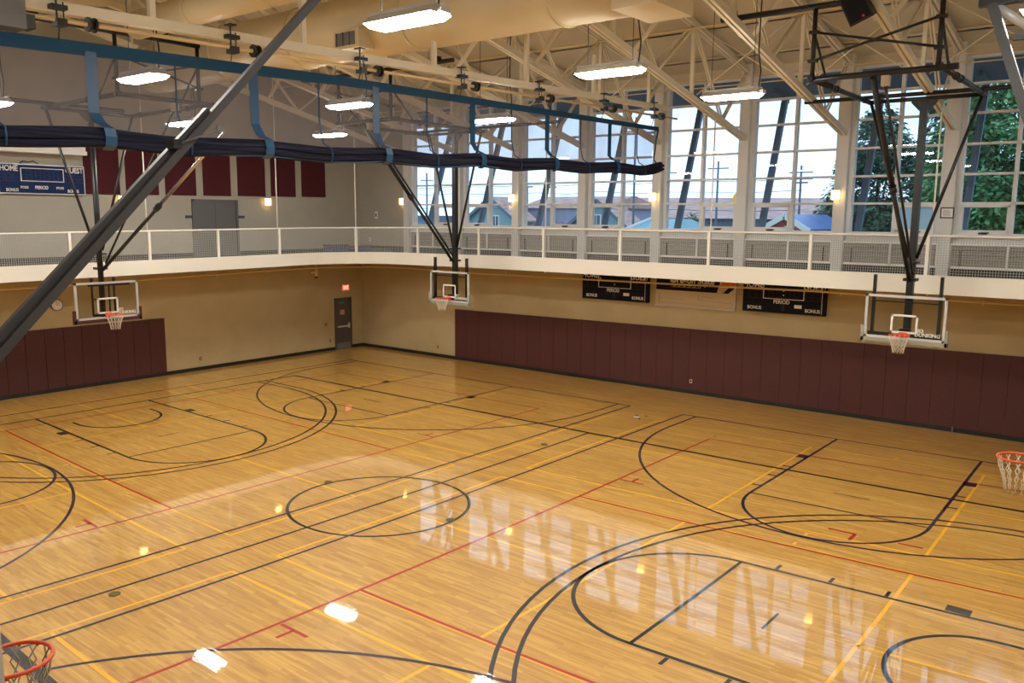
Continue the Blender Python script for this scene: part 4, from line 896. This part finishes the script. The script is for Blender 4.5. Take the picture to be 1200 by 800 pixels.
# trees: trunk with branches, crown of many leaf blades
def leafy(name, label, x, y, prof, n, size, colA, colB, seed, droop=.3, base=0.):
    rr = random.Random(seed); t = thing(name, label, 'tree' if 'bush' not in name and 'shrub' not in name else 'bush', (x,y,base-.2))
    lo, hi = prof[0][0], prof[-1][0]
    def rad(z):
        for (a, ra), (b, rb) in zip(prof, prof[1:]):
            if a <= z <= b: return ra + (rb-ra)*(z-a)/(b-a)
        return 0
    rmax = max(r for _, r in prof)
    m = M(); m.tube([(x,y,base-.2),(x+.2,y,base+(hi-base)*.5),(x,y,hi-.5)], [max(.12,rmax*.06),max(.08,rmax*.04),.05], 7)
    clumps = []
    for k in range(int(60 if rmax > 3 else 26)):
        for _ in range(40):
            z = rr.uniform(lo, hi)
            if rr.random() < (rad(z)/rmax)**1.3: break
        a = rr.uniform(0, 2*math.pi); q = rad(z)*rr.uniform(.55, .95); clumps.append((x+q*math.cos(a), y+q*math.sin(a), z))
    for cx_, cy_, cz_ in clumps[:40]: m.tube([(x,y,cz_-.35*math.hypot(cx_-x,cy_-y)*.6),(cx_,cy_,cz_)], [max(.05,rmax*.012),.03], 5)
    m.build('trunk', mat(name+'_bark', (.07,.05,.035), .9), t)
    v = []; f = []
    for k in range(n):
        if rr.random() < .8:
            c = rr.choice(clumps); s = rmax*.2; p = Vector((c[0]+rr.gauss(0,s), c[1]+rr.gauss(0,s), c[2]+rr.gauss(0,s*.55)))
        else:
            for _ in range(40):
                z = rr.uniform(lo, hi)
                if rr.random() < rad(z)/rmax: break
            a = rr.uniform(0, 2*math.pi); q = rad(z)*math.sqrt(rr.uniform(.2, 1)); p = Vector((x+q*math.cos(a), y+q*math.sin(a), z))
        rz_ = rad(p.z); dd = math.hypot(p.x-x, p.y-y)
        if dd > rz_*1.12 + .2: continue
        out = Vector((p.x-x, p.y-y, 0)); out = out.normalized() if out.length > .01 else Vector((1,0,0))
        d = (out + Vector((rr.uniform(-.8,.8), rr.uniform(-.8,.8), -droop+rr.uniform(-.5,.4)))).normalized()
        w = d.cross(Vector((rr.uniform(-.6,.6), rr.uniform(-.6,.6), 1))).normalized(); l = size*rr.uniform(.6, 1.3)
        b = len(v); v += [p, p+d*l*.5+w*l*.28, p+d*l, p+d*l*.5-w*l*.28]; f.append((b,b+1,b+2,b+3))
    mm = M(); mm.v = [tuple(q) for q in v]; mm.f = f; mm.sm = [False]*len(f)
    lm = noisy(name+'_leaf', colA, colB, .55, .6, detail=6., lo=.4, hi=.62)
    mm.build('foliage', lm, t, fix=False)
    return t
leafy('evergreen_tree', 'dark evergreen tree left of the right hoop, tip against the sky', -1.4, 116, [(8,5.3),(14,9.8),(20,8.6),(26.5,6.6),(34,3.8),(40.2,.3)], 22000, .95, (.026,.08,.06), (.075,.175,.11), 3, .5)
leafy('evergreen_tree', 'tall dark evergreen behind the right hoop mast', 11.5, 112, [(8,8),(16,9.),(26,7.),(36,4.5),(46,.4)], 20000, 1., (.028,.085,.065), (.08,.185,.12), 4, .5)
leafy('maple_tree', 'bright green broadleaf tree in the right window, nearest the glass', 21.5, 83, [(9,5.),(14,6.6),(22,7.6),(30,7.4),(36,6.),(42,2.)], 24000, .85, (.06,.19,.085), (.19,.42,.17), 5, .35)
leafy('maple_tree', 'green broadleaf tree at the right edge of the windows', 36, 80, [(9,6.),(14,8.),(22,9.),(32,8.8),(40,6.),(46,2.)], 22000, .9, (.05,.16,.075), (.15,.35,.14), 6, .35)
leafy('maple_tree', 'dark green broadleaf tree behind the others at the right', 27, 100, [(6,8.),(14,10.),(28,10.5),(40,8.),(48,3.)], 15000, 1.1, (.035,.115,.065), (.09,.235,.11), 8, .35)
leafy('bush', 'round green bush in front of the long brown roof', -33.3, 112, [(12,3.6),(16,3.6),(18.5,2.8),(20.3,.6)], 3600, .55, (.02,.06,.025), (.06,.13,.05), 9, .1, base=8.)
leafy('flowering_shrub', 'pink flowering shrub at the foot of the lavender building, left', -86.5, 133, [(12,4.),(16.2,3.6),(18,.8)], 2600, .5, (.35,.22,.30), (.6,.45,.5), 10, .0, base=8.)
leafy('flowering_shrub', 'pink flowering shrub at the foot of the lavender building, right', -78.5, 132, [(12,3.),(16.6,2.6),(18.4,.6)], 2000, .5, (.35,.22,.30), (.6,.45,.5), 11, .0, base=8.)
for nm, x, y in (('bush',-33.6,110),('flowering_shrub',-91.,132),('flowering_shrub',-78.5,132)): pass

# ------------------------------------------------------------------ sky, camera, output
w = bpy.data.worlds.new('overcast_sky'); S.world = w; w.use_nodes = True; nt = w.node_tree; bg = nt.nodes['Background']
tc = nt.nodes.new('ShaderNodeTexCoord'); mp = nt.nodes.new('ShaderNodeMapping'); mp.inputs['Scale'].default_value = (1.5,1.5,5.); nz = nt.nodes.new('ShaderNodeTexNoise'); nz.inputs['Scale'].default_value = 2.2; nz.inputs['Detail'].default_value = 6.
rp = nt.nodes.new('ShaderNodeValToRGB'); rp.color_ramp.elements[0].position = .35; rp.color_ramp.elements[0].color = (.47,.70,1.0,1); rp.color_ramp.elements[1].position = .62; rp.color_ramp.elements[1].color = (.64,.82,1.,1)
nt.links.new(tc.outputs['Generated'], mp.inputs[0]); nt.links.new(mp.outputs[0], nz.inputs['Vector']); nt.links.new(nz.outputs[0], rp.inputs[0]); nt.links.new(rp.outputs[0], bg.inputs[0]); bg.inputs[1].default_value = 2.05

cam = bpy.data.cameras.new('camera'); co = bpy.data.objects.new('camera', cam); COL.objects.link(co); S.camera = co
cam.sensor_fit = 'HORIZONTAL'; cam.sensor_width = 36.; cam.lens = 983.83/1200*36.; cam.clip_start = .05; cam.clip_end = 500
yaw, pit, rol = -.67323, -.14869, .00767
fw = Vector((math.sin(yaw)*math.cos(pit), math.cos(yaw)*math.cos(pit), math.sin(pit))); rt_ = Vector((math.cos(yaw), -math.sin(yaw), 0)); up = rt_.cross(fw)
r2 = rt_*math.cos(rol) + up*math.sin(rol); u2 = -rt_*math.sin(rol) + up*math.cos(rol)
mw = Matrix((r2, u2, -fw)).transposed().to_4x4(); mw.translation = Vector((41.2358,-37.7409,19.3594))*F; co.matrix_world = mw
S.view_settings.view_transform = 'Standard'; S.view_settings.look = 'None'; S.view_settings.gamma = 1.; S.view_settings.exposure = 0.; S.view_settings.use_curve_mapping = False
S.cycles.use_denoising = True; S.cycles.max_bounces = 10; S.cycles.transparent_max_bounces = 24; S.cycles.diffuse_bounces = 5; S.cycles.sample_clamp_indirect = 8.
for o in bpy.data.objects:
    if '_local' in o: del o['_local']
